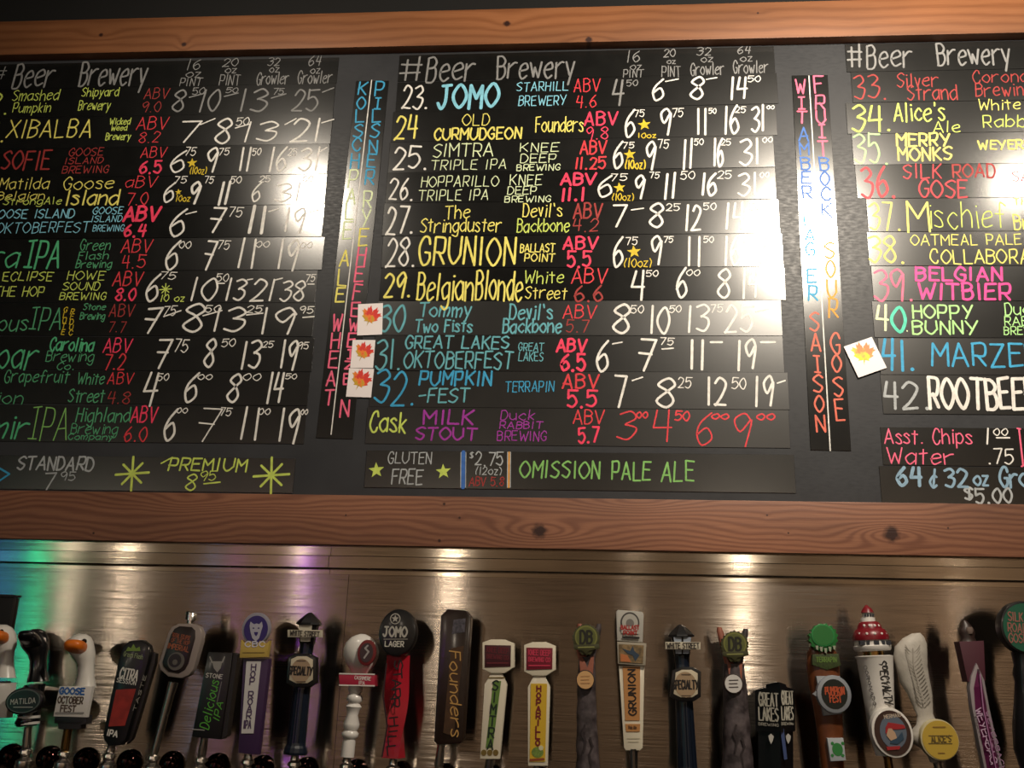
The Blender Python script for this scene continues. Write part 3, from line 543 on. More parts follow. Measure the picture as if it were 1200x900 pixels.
gf = strip('black gluten-free strip under the middle list with two yellow-green stars', (428.5, 527.5, 571.5, 931.5, 533, 578),
 [('@', 441, 551, 10, 5, 'l'), ('GLUTEN', 454, 543, 506, 530, 's'), ('FREE', 458, 567, 496, 550, 's'), ('@', 519.5, 552.5, 9.5, 5, 'l'), ('$', 550, 537, 555, 530, 's'), ('2.75', 556, 545, 590, 530, 's'), ('(12oz)', 557, 556, 588, 547, 's', {'hw': .5}), ('ABV 5.8', 549, 569, 591, 559, 'd'),
  ('OMISSION', 608, 559, 704, 540, 'f', {'hw': 1.1}), ('PALE', 716, 562, 764, 541, 'f', {'hw': 1.1}), ('ALE', 774, 563, 815, 541, 'f', {'hw': 1.1})], tilt=0)
for (x, c, w) in ((543, 'u', 2.4), (540.2, 's', .5), (546, 's', .5), (595, 's', .6), (598.3, 's', .6), (596.6, 'a', 1.0)):
    V = []; F = []; ribbon(V, F, [local_of(gf, x, 530, TY), local_of(gf, x-.4, 571, TY)], w*PXM, TY+.00005*(w > .9)); pydata('divider_line', V, F, ink(c), gf)

# right column
strip('black header strip of the right list with pale headings', (991, 53, 84.5, 1500, 41, 76),
 [('#', 993, 79, 1012, 53, 'g', {'hw': 1.4}), ('Beer', 1015, 79, 1071, 53, 'g', {'hw': 1.3}), ('Brewery', 1098, 76, 1186, 51, 'g', {'hw': 1.3})], group=GR)
strip('strip numbered 33 in dull red', (998, 84.5, 121, 1500, 76, 113),
 [('33.', 1001, 116, 1038, 88, 'd', {'n': 'beer_number', 'hw': 1.1}), ('Silver', 1051, 102, 1101, 86, 'd'), ('Strand', 1063, 117, 1123, 100, 'd'), ('Coronado', 1140, 97, 1228, 83, 'd'), ('Brewing', 1143, 113, 1212, 98, 'd')], tilt=-.1, group=GR)
strip('strip numbered 34 in yellow-green mixed-case writing', (992, 121, 157.5, 1500, 113, 151),
 [('34.', 998, 154, 1043, 124, 'l', {'n': 'beer_number'}), ("Alice's", 1047, 142, 1109, 121, 'l'), ('Ale', 1093, 155, 1126, 142, 'l'), ('White', 1148, 129, 1197, 117, 'y'), ('Rabbit', 1152, 149, 1222, 135, 'l')], tilt=.05, group=GR)
strip('strip numbered 35 in bright yellow capitals on two lines', (999, 157.5, 193.5, 1500, 151, 189),
 [('35.', 1001, 192, 1040, 158, 'v', {'n': 'beer_number', 'hw': 1.2}), ('MERRY', 1050, 171, 1115, 157, 'y', {'hw': 1.3}), ('MONKS', 1052, 188, 1118, 173, 'y', {'hw': 1.2}), ('WEYERBACHER', 1146, 175, 1262, 165, 'y', {'hw': 1.1})], tilt=.2, group=GR)
strip('strip numbered 36 in red capitals', (1003, 193.5, 233, 1500, 189, 230),
 [('36.', 1009, 232, 1049, 197, 'r', {'n': 'beer_number', 'hw': 1.6}), ('SILK', 1058, 209, 1105, 193, 'r'), ('ROAD', 1116, 208, 1168, 193, 'd', {'hw': 1.1}), ('GOSE', 1077, 231, 1136, 211, 'r'), ('SANTA', 1186, 212, 1240, 201, 'r')], .19, tilt=0, group=GR)
strip('strip numbered 37 with one long thin pale-yellow word', (1016, 233, 272, 1500, 230, 270),
 [('37.', 1019, 270, 1055, 238, 'y', {'n': 'beer_number', 'hw': 1.2}), ('M', 1063, 270, 1091, 236, 'y', {'hw': 1.3, 'n': 'beer_name'}), ('ischief', 1091, 267, 1182, 238, 'l', {'hw': .7, 'n': 'beer_name'}), ('The', 1188, 240, 1212, 233, 'l'), ('Bruery', 1188, 268, 1250, 251, 'y')], .2, tilt=.1, group=GR)
strip('strip numbered 38 in yellow capitals, two lines', (1017, 272, 312, 1500, 270, 311),
 [('38.', 1018, 307, 1059, 276, 'y', {'n': 'beer_number', 'hw': 1.3}), ('OATMEAL PALE', 1067, 287, 1198, 275, 'y'), ('COLLABORATION', 1090, 309, 1258, 293, 'y')], .22, tilt=-.1, group=GR)
strip('strip numbered 39 in hot pink capitals', (1022, 312, 353, 1500, 311, 353),
 [('39.', 1024, 351, 1069, 314, 'k', {'n': 'beer_number', 'hw': 1.3}), ('BELGIAN', 1072, 329, 1177, 314, 'm', {'hw': 1.5}), ('WITBIER', 1077, 351, 1187, 333, 'm', {'hw': 1.5})], .24, group=GR)
strip('strip numbered 40 with a turquoise nought and light green name', (1023, 353, 396, 1500, 353, 397),
 [('4', 1027, 388, 1043, 358, 'q', {'n': 'beer_number', 'hw': 1.5}), ('0', 1044, 388, 1064, 359, 'x', {'n': 'beer_number', 'hw': 1.9}), ('.', 1061, 388, 1065, 375, 'q'), ('HOPPY', 1069, 373, 1142, 358, 'v', {'hw': 1.1}), ('BUNNY', 1069, 391, 1148, 376, 'v', {'hw': 1.1}), ('Duck', 1177, 369, 1218, 355, 'v'), ('RABBIT', 1177, 381, 1232, 371, 'v'), ('BREWING', 1176, 392, 1232, 383, 'v')], group=GR)
strip('strip numbered 41 in thick sky-blue capitals beside the tilted leaf card', (1030, 396, 439.5, 1500, 397, 441),
 [('41.', 1034, 434, 1071, 399, 'c', {'n': 'beer_number', 'hw': 1.7}), ('MARZEN', 1091, 429, 1222, 403, 'c', {'hw': 1.4})], .28, group=GR)
strip('strip numbered 42 in thick off-white capitals, lowest of the right list', (1033, 439.5, 485, 1500, 441, 489),
 [('42.', 1036, 478, 1088, 448, 's', {'n': 'beer_number', 'hw': 1.6}), ('ROOTBEER', 1088, 479, 1218, 444, 'w', {'hw': 2})], .28, tilt=.2, group=GR)
strip('black snack strip with pink writing below the right list', (1033, 500.5, 545, 1500, 505, 551),
 [('Asst. Chips', 1036, 519, 1140, 502, 'k', {'hw': .8}), ('Water', 1040, 543, 1119, 525, 'k', {'hw': .8}), ('1', 1156, 521, 1161, 503, 'w', {'n': 'price'}), ('00', 1164, 510, 1182, 502, 'w'), ('_', 1168, 513, 1183, 513, 'w'), ('.75', 1159, 543, 1190, 526, 'w', {'hw': .8}), ('|', 1196, 545, 1202, 502, 'k', {'hw': 1})])
strip('black strip with misty blue growler refill writing at the lower right', (1031.5, 546, 589.5, 1500, 552, 597),
 [('64', 1050, 568, 1082, 547, 'j', {'hw': 1.9}), ('&', 1089, 571, 1100, 550, 'j', {'hw': 1.3}), ('32', 1107, 570, 1136, 549, 'j', {'hw': 1.5}), ('oz', 1140, 568, 1160, 552, 'j', {'hw': 1.3}), ('Growlers', 1171, 570, 1262, 548, 'j', {'hw': 1.5}), ('$', 1130, 585, 1142, 571, 's', {'hw': 1.3}), ('5.00', 1143, 589, 1188, 572, 's', {'hw': 1.2})])

# upright style strips, one stacked column of letters each side of a drawn line
def upright(label, c, cols, div, rough):
    (xa, ya), (xb, yb), (xc, yc), (xd, yd) = c          # top left, top right, bottom left, bottom right
    a, b, d, e = at(xa, ya), at(xb, yb), at(xc, yc), at(xd, yd); mid = (a+b+d+e)/4
    t = (a+b)/2-(d+e)/2; ang = math.atan2(t.x, t.z); h = t.length; w = ((b-a).length+(e-d).length)/2
    o = box('style_strip', -w/2, w/2, -.0018, -.0002, -h/2, h/2, strip_mat(rough), bev=.0004, seg=1)
    o.location = (mid.x, 0, mid.z); o.rotation_euler = (0, ang, 0); tag(o, label, 'menu strip')
    V = []; F = []; ribbon(V, F, [local_of(o, *div[0], TY), local_of(o, *div[1], TY)], .7*PXM, TY); pydata('divider_line', V, F, ink('w'), o)
    for (x0, y0, x1, y1, w_, lets) in cols:
        it = []
        for (ch, yt, yb_, c_) in lets:
            x = x0+(x1-x0)*((yt+yb_)/2-y0)/(y1-y0); ww = w_ if ch != 'I' else w_*.7
            it.append(('|' if ch == 'I' else ch, x-ww/2, yb_, x+ww/2, yt, c_, {'hw': 1.15, 'n': 'letter', 's': 0}))
        write(o, it)
    return o
upright('upright black strip left of the three leaf cards, stacked blue, yellow and pink letters', ((417.5, 95), (456, 95), (371, 513), (413, 515)),
 [(424.5, 104, 385, 465, 12, [(a, b, c, k) for a, b, c, k in (('K', 97, 111, 'c'), ('O', 114, 128, 'c'), ('L', 129, 143, 'c'), ('S', 146, 161, 'c'), ('C', 162, 176, 'c'), ('H', 180, 197, 'c'), ('P', 200, 219, 'q'), ('A', 221, 238, 'q'), ('L', 240, 258, 'q'), ('E', 260, 280, 'q'),
   ('A', 293, 311, 'y'), ('L', 315, 334, 'y'), ('E', 338, 354, 'y'), ('W', 368, 387, 'k'), ('H', 391, 409, 'k'), ('E', 411, 430, 'k'), ('A', 434, 451, 'k'), ('T', 457, 474, 'k'))]),
  (444, 104, 403, 480, 12, [(a, b, c, k) for a, b, c, k in (('P', 96, 112, 'c'), ('I', 114, 127, 'c'), ('L', 129, 143, 'c'), ('S', 145, 161, 'c'), ('N', 164, 179, 'c'), ('E', 181, 196, 'c'), ('R', 199, 216, 'c'), ('R', 224, 243, 'q'), ('Y', 245, 265, 'q'), ('E', 268, 288, 'y'),
   ('H', 291, 311, 'k'), ('E', 313, 330, 'k'), ('F', 333, 351, 'k'), ('E', 354, 370, 'k'), ('W', 374, 388, 'k'), ('E', 390, 406, 'k'), ('I', 410, 421, 'k'), ('Z', 423, 432, 'k'), ('E', 438, 450, 'k'), ('N', 469, 489, 'k'))])],
 ((435.5, 94), (388, 509)), .22)
upright('upright strip with stacked pink, blue and orange letters beside the tilted leaf card', ((927.5, 89), (970, 88), (950, 527), (997, 529)),
 [(938.5, 100, 962, 497, 13, (('W', 93, 109, 'k'), ('I', 113, 127, 'k'), ('T', 131, 145, 'k'), ('A', 149, 165, 'u'), ('M', 167, 181, 'u'), ('B', 184, 198, 'u'), ('E', 201, 215, 'u'), ('R', 218, 232, 'u'), ('L', 250, 265, 'c'), ('A', 268, 282, 'c'), ('G', 285, 299, 'c'), ('E', 316, 331, 'c'), ('R', 335, 352, 'c'),
   ('S', 366, 388, 'o'), ('A', 391, 412, 'o'), ('I', 417, 436, 'o'), ('S', 440, 460, 'o'), ('O', 464, 483, 'o'), ('N', 487, 506, 'o'))),
  (960, 98, 984.5, 480, 13, (('F', 89, 109, 'k'), ('R', 112, 128, 'k'), ('U', 130, 145, 'k'), ('I', 147, 162, 'k'), ('T', 165, 182, 'k'), ('B', 184, 199, 'u'), ('O', 201, 217, 'u'), ('C', 220, 235, 'u'), ('K', 238, 254, 'u'), ('S', 284, 302, 'a'), ('O', 305, 325, 'a'), ('U', 328, 348, 'a'), ('R', 350, 372, 'a'),
   ('G', 391, 414, 'o'), ('O', 416, 436, 'o'), ('S', 442, 464, 'o'), ('E', 468, 492, 'o')))],
 ((948, 89), (973, 528)), .18)

# leaf cards
LEAF = [(0, -1), (.04, -.55), (.42, -.62), (.36, -.48), (.78, -.2), (.66, -.12), (.74, .12), (.98, .30), (.80, .34), (.84, .52), (.56, .42), (.50, .36), (.52, .80), (.40, .66), (.30, .98), (.17, .72), (.05, .60), (0, .40)]
def leaf_mat(name, c1, c2, c3):
    m = bpy.data.materials.new(name); m.use_nodes = True; N = m.node_tree.nodes; L = m.node_tree.links; b = N['Principled BSDF']; b.inputs['Roughness'].default_value = .6
    tc = N.new('ShaderNodeTexCoord'); sp = N.new('ShaderNodeSeparateXYZ'); L.new(tc.outputs['Generated'], sp.inputs[0])
    a = N.new('ShaderNodeMath'); a.operation = 'ADD'; L.new(sp.outputs[0], a.inputs[0]); L.new(sp.outputs[2], a.inputs[1])
    n = N.new('ShaderNodeTexNoise'); n.inputs['Scale'].default_value = 5; L.new(tc.outputs['Generated'], n.inputs[0])
    c = N.new('ShaderNodeMath'); c.operation = 'MULTIPLY_ADD'; L.new(a.outputs[0], c.inputs[0]); c.inputs[1].default_value = .4; L.new(n.outputs[0], c.inputs[2])
    r = N.new('ShaderNodeValToRGB'); L.new(c.outputs[0], r.inputs[0]); e = r.color_ramp.elements
    e[0].position = .72; e[0].color = lin(c1); e[1].position = 1.0; e[1].color = lin(c3); k = e.new(.88); k.color = lin(c2)
    L.new(r.outputs[0], b.inputs['Base Color']); return m
LM = leaf_mat('autumn_leaf_print', 'c9a02a', 'f07a2c', 'd8332c'); LM2 = leaf_mat('pale_leaf_print', 'f2e03a', 'f4c352', 'e88a58')
PAPER = mat('white_card', 'efe6e6', .5)
def card(label, tl, tr, bl, br, lift, lm, c=(0, .12), r=.36, group='autumn leaf cards'):
    a, b, d, e = [at(*p, -.004) for p in (tl, tr, bl, br)]; mid = (a+b+d+e)/4
    v = (b-a+e-d)/2; u = (a-d+b-e)/2; ang = math.atan2(v.z, v.x); w = v.length; h = u.length
    o = box('leaf_card', -w/2, w/2, -.0005, 0, -h/2, h/2, PAPER); o.location = (mid.x, -lift, mid.z); o.rotation_euler = (0, -ang, 0); tag(o, label, 'card', group)
    V = []; F = []; s = w*r; ck, sk = math.cos(-.35), math.sin(-.35)
    ol = [(x, z) for x, z in LEAF]+[(-x, z) for x, z in LEAF[::-1][1:-1]]
    V = [(c[0]*w+(x*ck-z*sk)*s, -.0008, c[1]*h+(x*sk+z*ck)*s) for x, z in ol]; V.append((c[0]*w, -.0008, c[1]*h-.3*s))
    n = len(ol); F = [(n, i, (i+1) % n) for i in range(n)]
    pydata('leaf_print', V, F, lm, o); return o
card('white card with a yellow and red maple leaf, topmost of the three stacked cards', (420, 356.5), (448.5, 355), (418, 393), (448, 392), .0032, LM, (.02, .1), .44)
card('white card with an orange maple leaf, middle one of the three stacked cards', (413.5, 398), (440, 398.5), (410, 431), (437, 431), .0028, LM, (.03, .08), .46)
card('white card with an orange and olive maple leaf, lowest of the three stacked cards', (409.5, 431.5), (438, 432), (405, 464.5), (435, 466), .0032, LM, (.02, .1), .46)
card('tilted square white card with a pale yellow leaf, by the strip numbered 41', (988.5, 406.5), (1021, 395), (1006, 442.5), (1039.5, 431), .0045, LM2, (.0, .12), .42)

# ------------------------------------------------------------------ steel rail and splashback
STEEL = steel('brushed_steel_panel', 'b4aaa0', .14, .85, 0.0, .85)
STEEL2 = steel('brushed_steel_rail', 'beb4a6', .13, .85, 0.0, .5)
def bar(name, x0, x1, prof, m, parent):
    """profile [(y, z)] drawn along x"""
    V = []; F = []; n = len(prof)
    for x in (x0, x1):
        for (y, z) in prof: V.append((x, y, z))
    for i in range(n): F.append((i, (i+1) % n, n+(i+1) % n, n+i))
    F += [tuple(range(n)), tuple(range(n, 2*n))[::-1]]
    bm = bmesh.new(); me = bpy.data.meshes.new('t'); me.from_pydata(V, [], F); bm.from_mesh(me); bpy.data.meshes.remove(me)
    bmesh.ops.recalc_face_normals(bm, faces=bm.faces[:])
    uv = bm.loops.layers.uv.new('UVMap')
    for f in bm.faces:
        for l in f.loops: l[uv].uv = (l.vert.co.x, l.vert.co.z+l.vert.co.y*.3)
    return from_bm(name, bm, m, parent)
ra, rb = at(0, 633, -.02), at(1200, 653, -.02); rang = math.atan2(rb.z-ra.z, rb.x-ra.x); rz = (ra.z+rb.z)/2; rx = (ra.x+rb.x)/2
rail = thing('steel_rail', 'stainless steel rail running under the lower timber board', 'rail', (rx, 0, rz), (0, -rang, 0))
u = PXM
prof = [(-.0004, .012), (-.006, .012), (-.006, -10.5*u), (-.019, -12*u), (-.0175, -25*u), (-.013, -27*u), (-.004, -27*u), (-.004, -32*u), (-.0004, -32*u)]
xs = at(386, 645, -.02).x-rx
bar('rail_section', -2.5, xs-.0006, prof, STEEL2, rail); bar('rail_section', xs+.0006, 2.5, prof, STEEL2, rail)
ztop = rz-.004
sb = thing('steel_splashback', 'brushed stainless steel splashback behind the row of tap handles', 'splashback', (0, 0, 1.0))
xs = at(402, 760, 0).x
for a, b in ((-2.5, xs-.0005), (xs+.0005, 2.5)): box('steel_panel', a, b, 0, .03, -.35, ztop-1.0, STEEL, sb)
pq = [at(-12, 697, -.012), at(17, 697, -.012), at(16, 752, -.012)]  # dark slab modelled in place of a frame's reflection in the steel
pl = thing('frame_reflection', 'dark slab added for the reflection of a frame at the left picture edge', 'painted reflection', ((pq[0].x+pq[1].x)/2, 0, pq[2].z))
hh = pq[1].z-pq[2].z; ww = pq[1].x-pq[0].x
box('reflection_slab', -ww/2, ww/2, -.012, 0, 0, hh-.006, mat('reflection_black', '0d0b0b', .6), pl, bev=.002); box('reflection_top', -ww/2-.002, ww/2+.002, -.014, 0, hh-.0055, hh, mat('reflection_edge', '16110f', .5), pl, bev=.001)

# ------------------------------------------------------------------ beer taps
YT = -.10
CHROME = mat('chrome', 'd8d2ca', .24, metal=1); CHROME_REFL = mat('chrome_dark_reflection', '33201e', .08, metal=1); BRASS = mat('brass', 'b08a50', .25, metal=1)  # flange chrome: the dark reddish reflection is put into its base colour
ZC = at(30, 877, YT).z; ZF = at(62, 889, 0).z
Q = .00187                                            # metres per photo pixel at the row of handles
class Tap:
    def __init__(s, label, base, top, name='beer_tap', ferr=CHROME, fr=(4.2, 5.6), faucet=True):
        B = at(*base, YT); T = at(*top, YT); s.ang = math.atan2(T.x-B.x, T.z-B.z)
        s.B = B; s.o = thing(name, label, 'beer tap', B, (0, s.ang, 0), 'beer tap handles in front of the steel splashback')
        c, sn = math.cos(s.ang), math.sin(s.ang)
        # faucet body hangs upright below the handle's lower end
        d = (B.z-ZC); fx = -d*math.tan(s.ang)
        if d > .004:
            L = d/c; lathe('ferrule', [(fr[1]*Q*.8, -L), (fr[1]*Q*.9, -L*.9), (fr[0]*Q, -L*.12), (fr[0]*Q*1.15, 0.001)], ferr, s.o, n=16)
        if faucet: s.faucet(B, B.x+fx, min(ZC, B.z))
    def faucet(s, B, X, Z):
        up = Matrix.Translation(B).inverted() @ Matrix.Identity(4)
        rot = Matrix.Rotation(-s.ang, 4, 'Y')
        M = rot @ Matrix.Translation(Vector((X, YT, Z))-B)
        pr = [(4*Q, 0), (7.2*Q, -2*Q), (7.6*Q, -5*Q), (5*Q, -7*Q), (4.6*Q, -9*Q), (9.2*Q, -13*Q), (9.8*Q, -19*Q), (8*Q, -24*Q), (9*Q, -26*Q), (9*Q, -48*Q), (6*Q, -54*Q), (6*Q, -80*Q), (5*Q, -82*Q)]
        o = lathe('faucet', pr[::-1], CHROME, s.o, n=20); o.data.transform(M)
        zf = ZF-Z
        k = lathe('shank', [(5*Q, .01), (5*Q, .092)], CHROME, s.o, n=14, axis='y', cz=zf-12*Q); k.data.transform(M)
        f = lathe('wall_flange', [(15*Q, .0995), (15*Q, .096), (14*Q, .088), (11.5*Q, .080), (7.5*Q, .074), (5*Q, .072)], CHROME_REFL, s.o, n=28, axis='y', cz=zf); f.data.transform(M)
    def p(s, x, y):
        v = at(x, y, YT)-s.B; c, sn = math.cos(s.ang), math.sin(s.ang); return (v.x*c-v.z*sn, v.x*sn+v.z*c)
    def O(s, pts): return [s.p(*q) for q in pts]
    def ext(s, name, pts, y0, y1, m, parent=None, bev=0.0, auto=35): return extrude(name, s.O(pts), y0, y1, m, parent or s.o, bev, auto)
    def tube(s, name, path, m, parent=None, n=20, sy=1.0, yo=0.0, flat=False, pw=2.0):
        """path [(x, y, radius px)] of rings square to the handle axis"""
        secs = []
        for q in path:
            a, b = s.p(q[0], q[1]); r = q[2]*Q; dy = (q[3]*Q if len(q) > 3 else 0)+yo
            ring = []
            for k in range(n):
                t = 2*math.pi*(k+.5)/n; c_, s_ = math.cos(t), math.sin(t)
                ring.append((a+r*math.copysign(abs(c_)**(2/pw), c_), dy+r*sy*math.copysign(abs(s_)**(2/pw), s_), b))
            secs.append(ring)
        return loft(name, secs, m, parent or s.o, auto=0.1 if flat else 50)
    def disc(s, name, x, y, rx, rz, y0, y1, m, parent=None, bev=.0, n=32, pw=2.0, rot=0):
        a, b = s.p(x, y); pts = ell(rx*Q, rz*Q, 0, 0, n, pw); c, sn = math.cos(rot), math.sin(rot)
        return extrude(name, [(a+u*c-v*sn, b+u*sn+v*c) for u, v in pts], y0, y1, m, parent or s.o, bev)
    def txt(s, text, cx, cy, w, h, c, y, parent=None, rot=0.0, hw=None, name='lettering', jit=.04, slant=0):
        a, b = s.p(cx, cy); m = mat('ink_'+c, c, .5) if len(c) == 6 else ink(c)
        o = lettering(name, text, -w*Q/2, -h*Q/2, w*Q, h*Q, (hw or max(.5, h*.075))*Q*.74, m, parent or s.o, y, jit=jit, slant=slant)
        o.data.transform(Matrix.Translation((a, 0, b)) @ Matrix.Rotation(-rot, 4, 'Y')); return o
    def stack(s, text, x0, y0, x1, y1, w, h, c, y, parent=None, hw=None):
        n = len(text)
        for i, ch in enumerate(text):
            if ch == ' ': continue
            t = i/(n-1); s.txt(ch, x0+(x1-x0)*t, y0+(y1-y0)*t, w, h, c, y, parent, hw=hw, name='letter')
    def line(s, pts, hw, c, y, parent=None, name='printed_line'):
        V = []; F = []; ribbon(V, F, s.O(pts), hw*Q, y); return pydata(name, V, F, mat('ink_'+c, c, .5), parent or s.o)
GB = mat('goose_black', '141416', .22, coat=.4); GW = mat('goose_white', 'd8d4cc', .3, coat=.3); BL = mat('satin_black', '0c0c0e', .35, coat=.2); OR = mat('bill_orange', 'd9701c', .35)
IV = mat('ivory_plastic', 'd6cdb8', .35, coat=.2); WH = mat('white_enamel', 'd9d5cf', .3, coat=.3); NAVY = mat('navy_post', '121a28', .35, coat=.2)

def goose_head(t, hx, hy, sx, body, bill, eye, br=1.0):
    """neck and head as one surface, the bill pointing left and a little forward"""
    h = t.tube('goose_head', [(hx+8*sx, hy+47, 12), (hx+8.5*sx, hy+34, 9.5), (hx+9*sx, hy+22, 9), (hx+7*sx, hy+14, 11), (hx+4*sx, hy+8, 14.5), (hx+1*sx, hy, 16), (hx+1*sx, hy-7, 14.5), (hx+3*sx, hy-12, 10), (hx+4*sx, hy-15, 4)], body, sy=.95, n=28)
    a, b = t.p(hx+4, hy+1)
    secs = []
    for (f, rx, rz) in ((0, 9, 7.5), (6, 9.4, 7.6), (13, 9.6, 7.2), (19, 9.4, 6.4), (23, 7.6, 4.8), (25, 4, 2.2)):
        secs.append([(a+f*.10*Q+rx*1.12*Q*math.copysign(abs(math.cos(q))**.72, math.cos(q)), -.016-f*.95*Q, b+f*(.12 if bill is OR else .35)*Q+rz*Q*math.copysign(abs(math.sin(q))**.8, math.sin(q))) for q in [2*math.pi*k/20 for k in range(20)]])
    loft('bill', secs, bill, h, auto=60)
    ax, bz = t.p(hx+13*sx, hy-6); lathe('eye', [(.0001, -.004), (2.6*Q, -.003), (3.2*Q, 0), (2.6*Q, .003)], mat('eye_black', '050505', .1), h, cx=ax, cy=-.022, cz=bz, n=14, axis='y')
    return h

# leftmost goose, cut by the picture edge
t = Tap('tap with a white goose head cut off by the left picture edge', (-10, 843), (8, 742))
goose_head(t, 2, 747, .5, GW, OR, 1)
b = t.ext('sign_board', [(-20, 800), (17, 800), (12, 841), (-26, 841)], -.014, .008, GW, bev=.002); t.line([(-20, 799), (17, 799)], .9, '2a2420', -.0145, b)
t = Tap('tap with a glossy black goose head above an oval black badge', (33, 852), (42, 740))
goose_head(t, 40, 752, .55, GB, GB, 1)
t.tube('handle', [(31, 851, 11), (32, 846, 14), (33, 843, 13), (34, 838, 12), (36, 820, 13), (41, 802, 12)], GB, sy=.8)
for yy in (839, 846): t.tube('white_band', [(34-(yy-839)*.1, yy+3, 12.4), (34-(yy-839)*.1, yy, 12.8)], WH, sy=.82)
b = t.disc('oval_badge', 37, 821, 22, 15, -.030, -.018, BL, bev=.002); t.disc('badge_rim', 37, 821, 20, 13, -.0308, -.030, mat('dim_silver', '6d6a66', .35, metal=.8), b); t.disc('badge_face', 37, 821, 18.6, 11.8, -.0312, -.0306, BL, b)
t.txt('MATILDA', 37, 821, 30, 5.5, 'b8b4ac', -.0316, b, hw=.55); t.line([(26, 828), (48, 828)], .4, 'b8b4ac', -.0316, b)
t = Tap('tap with a white goose head over a white sign board', (80, 853), (97, 742), ferr=BRASS, fr=(4.6, 5.4))
goose_head(t, 93, 758, .9, GW, OR, 1)
t.ext('base_block', [(68, 838), (105, 838), (104, 848), (98, 849), (97, 854), (72, 854), (71, 848), (67, 847)], -.012, .012, mat('grey_base', '2c2a2c', .4), bev=.001)
b = t.ext('sign_board', [(76, 804), (114, 804), (107, 840), (69, 839)], -.022, -.010, WH, bev=.001)
t.txt('GOOSE', 91, 809.5, 31, 6.5, '2c62a8', -.0226, b, hw=1.2); t.txt('OCTOBER', 89, 820, 31, 7, '4a382c', -.0226, b, hw=.9); t.txt('FEST', 86.5, 830, 19, 7, '4a382c', -.0226, b, hw=.9); t.line([(72, 835), (104, 835)], 1, '8a8784', -.0226, b)

t = Tap('tall black tapering paddle tap handle with a red panel', (131, 873), (163, 750))
h = t.ext('handle', [(125, 868), (123, 862), (141, 775), (146, 758), (154, 751), (168, 750), (176, 756), (178, 764), (176, 775), (158, 838), (150, 866), (143, 873), (130, 874)], -.010, .010, BL, bev=.0035)
t.ext('side_face', [(178, 764), (182, 766), (181, 777), (163, 838), (154, 866), (148, 872)], .002, .016, mat('paddle_side', '1a1614', .4), h, bev=.001)
t.ext('red_panel', [(139, 808), (162, 807), (149, 850), (130, 851)], -.0106, -.009, mat('panel_red', 'a32a20', .45, noise=.35, nscale=60), h)
t.txt('CITRA', 154, 790, 23, 11, 'd8d4cc', -.0108, h, hw=1.1); t.txt('SESSION', 151, 798.5, 24, 4.5, 'd8d4cc', -.0108, h, hw=.5); t.txt('IPA', 135, 859, 13, 6, 'e0dcd4', -.0108, h, hw=1.0)
t.txt('Green Flash', 159, 768, 24, 5, '8d9a70', -.0108, h, hw=.4); t.ext('leaf_mark', [(150, 763), (153, 758), (156, 760), (159, 755), (162, 760), (166, 758), (167, 763)], -.0108, -.0100, mat('ink_6f8a3c', '6f8a3c', .5), h)
t.txt('TASTE', 166.5, 812, 40, 3.2, '8f8a80', -.0108, h, rot=R(87), hw=.45)
t = Tap('tap on a long chrome rod with a grey-rimmed black stopwatch badge', (203, 800), (224, 722), fr=(5.2, 5.0))
h = t.ext('badge_rim', [t_ for t_ in [(190, 785), (188, 777), (199, 742), (203, 735), (211, 731), (228, 731), (236, 735), (239, 743), (238, 752), (229, 784), (224, 791), (215, 795), (199, 793)]], -.010, .008, mat('pale_rim', '8e827c', .35, coat=.2), bev=.004)
t.ext('badge_face', [(194, 781), (193, 776), (203, 744), (207, 737), (213, 734), (227, 735), (231, 739), (231, 748), (223, 778), (219, 785), (212, 789), (200, 787)], -.0115, -.0095, mat('badge_brown_black', '1a100e', .3), h, bev=.0008)
t.txt('TOTAL ECLIPSE', 215, 746, 23, 4.4, '8d4a30', -.012, h, hw=.45); t.txt('OF THE HOP', 214, 752, 23, 4.4, '8d4a30', -.012, h, hw=.45); t.txt('IMPERIAL', 212, 759, 26, 5.5, '9c5434', -.012, h, hw=.6)
t.disc('dial', 209, 775, 10, 10, -.0125, -.0115, mat('dial_grey', '5a544f', .4), h); t.disc('dial_centre', 208, 774, 7.5, 7.5, -.0130, -.0122, mat('badge_brown_black', '1a100e', .3), h); t.disc('dial_mark', 208, 776, 3, 3, -.0134, -.0126, mat('dial_grey', '5a544f', .4), h)
t.tube('winding_knob', [(223, 731, 4), (223.5, 727, 4), (223.6, 727, 6.4), (224.6, 718, 6.4), (224.8, 717, 5)], CHROME, n=12)
t = Tap('black box-shaped tap handle with bright green script', (240, 864), (257, 765))
h = t.ext('handle', [(228, 863), (247, 764), (276, 765), (262, 866)], -.016, .012, BL, bev=.0025)
t.ext('side_face', [(276, 765), (281, 767), (268, 862), (262, 866)], -.012, .012, mat('paddle_side', '1a1614', .4), h)
t.txt('STONE', 254.5, 792, 20, 4.5, 'b9b5ad', -.0165, h, hw=.55); t.txt('Delicious', 249, 825, 54, 10.5, '4f9e34', -.0165, h, rot=R(87), hw=.8, slant=.2); t.txt('IPA', 259, 833, 20, 7, '4f9e34', -.0165, h, rot=R(87), hw=.7, slant=.2)
for sg in (-1, 1): t.line([(258+sg*1.5, 779), (258+sg*6, 776), (258+sg*8.5, 770)], .8, '8d8a86', -.0165, h, name='horn_mark')
t.ext('mask_mark', [(252, 775), (264, 775), (262, 783), (258, 788), (254, 783)], -.0166, -.0158, mat('ink_8d8a86', '8d8a86', .5), h); t.line([(230, 854), (243, 855)], .6, '8d8a86', -.0165, h); t.line([(263, 799), (258, 822)], .5, '6d6a66', -.0165, h)
PU = mat('purple_handle', '3a2348', .4); PUB = mat('badge_purple', '2b1c62', .4)
t = Tap('purple tap handle with a lion badge and white name plate', (291, 884), (303, 725))
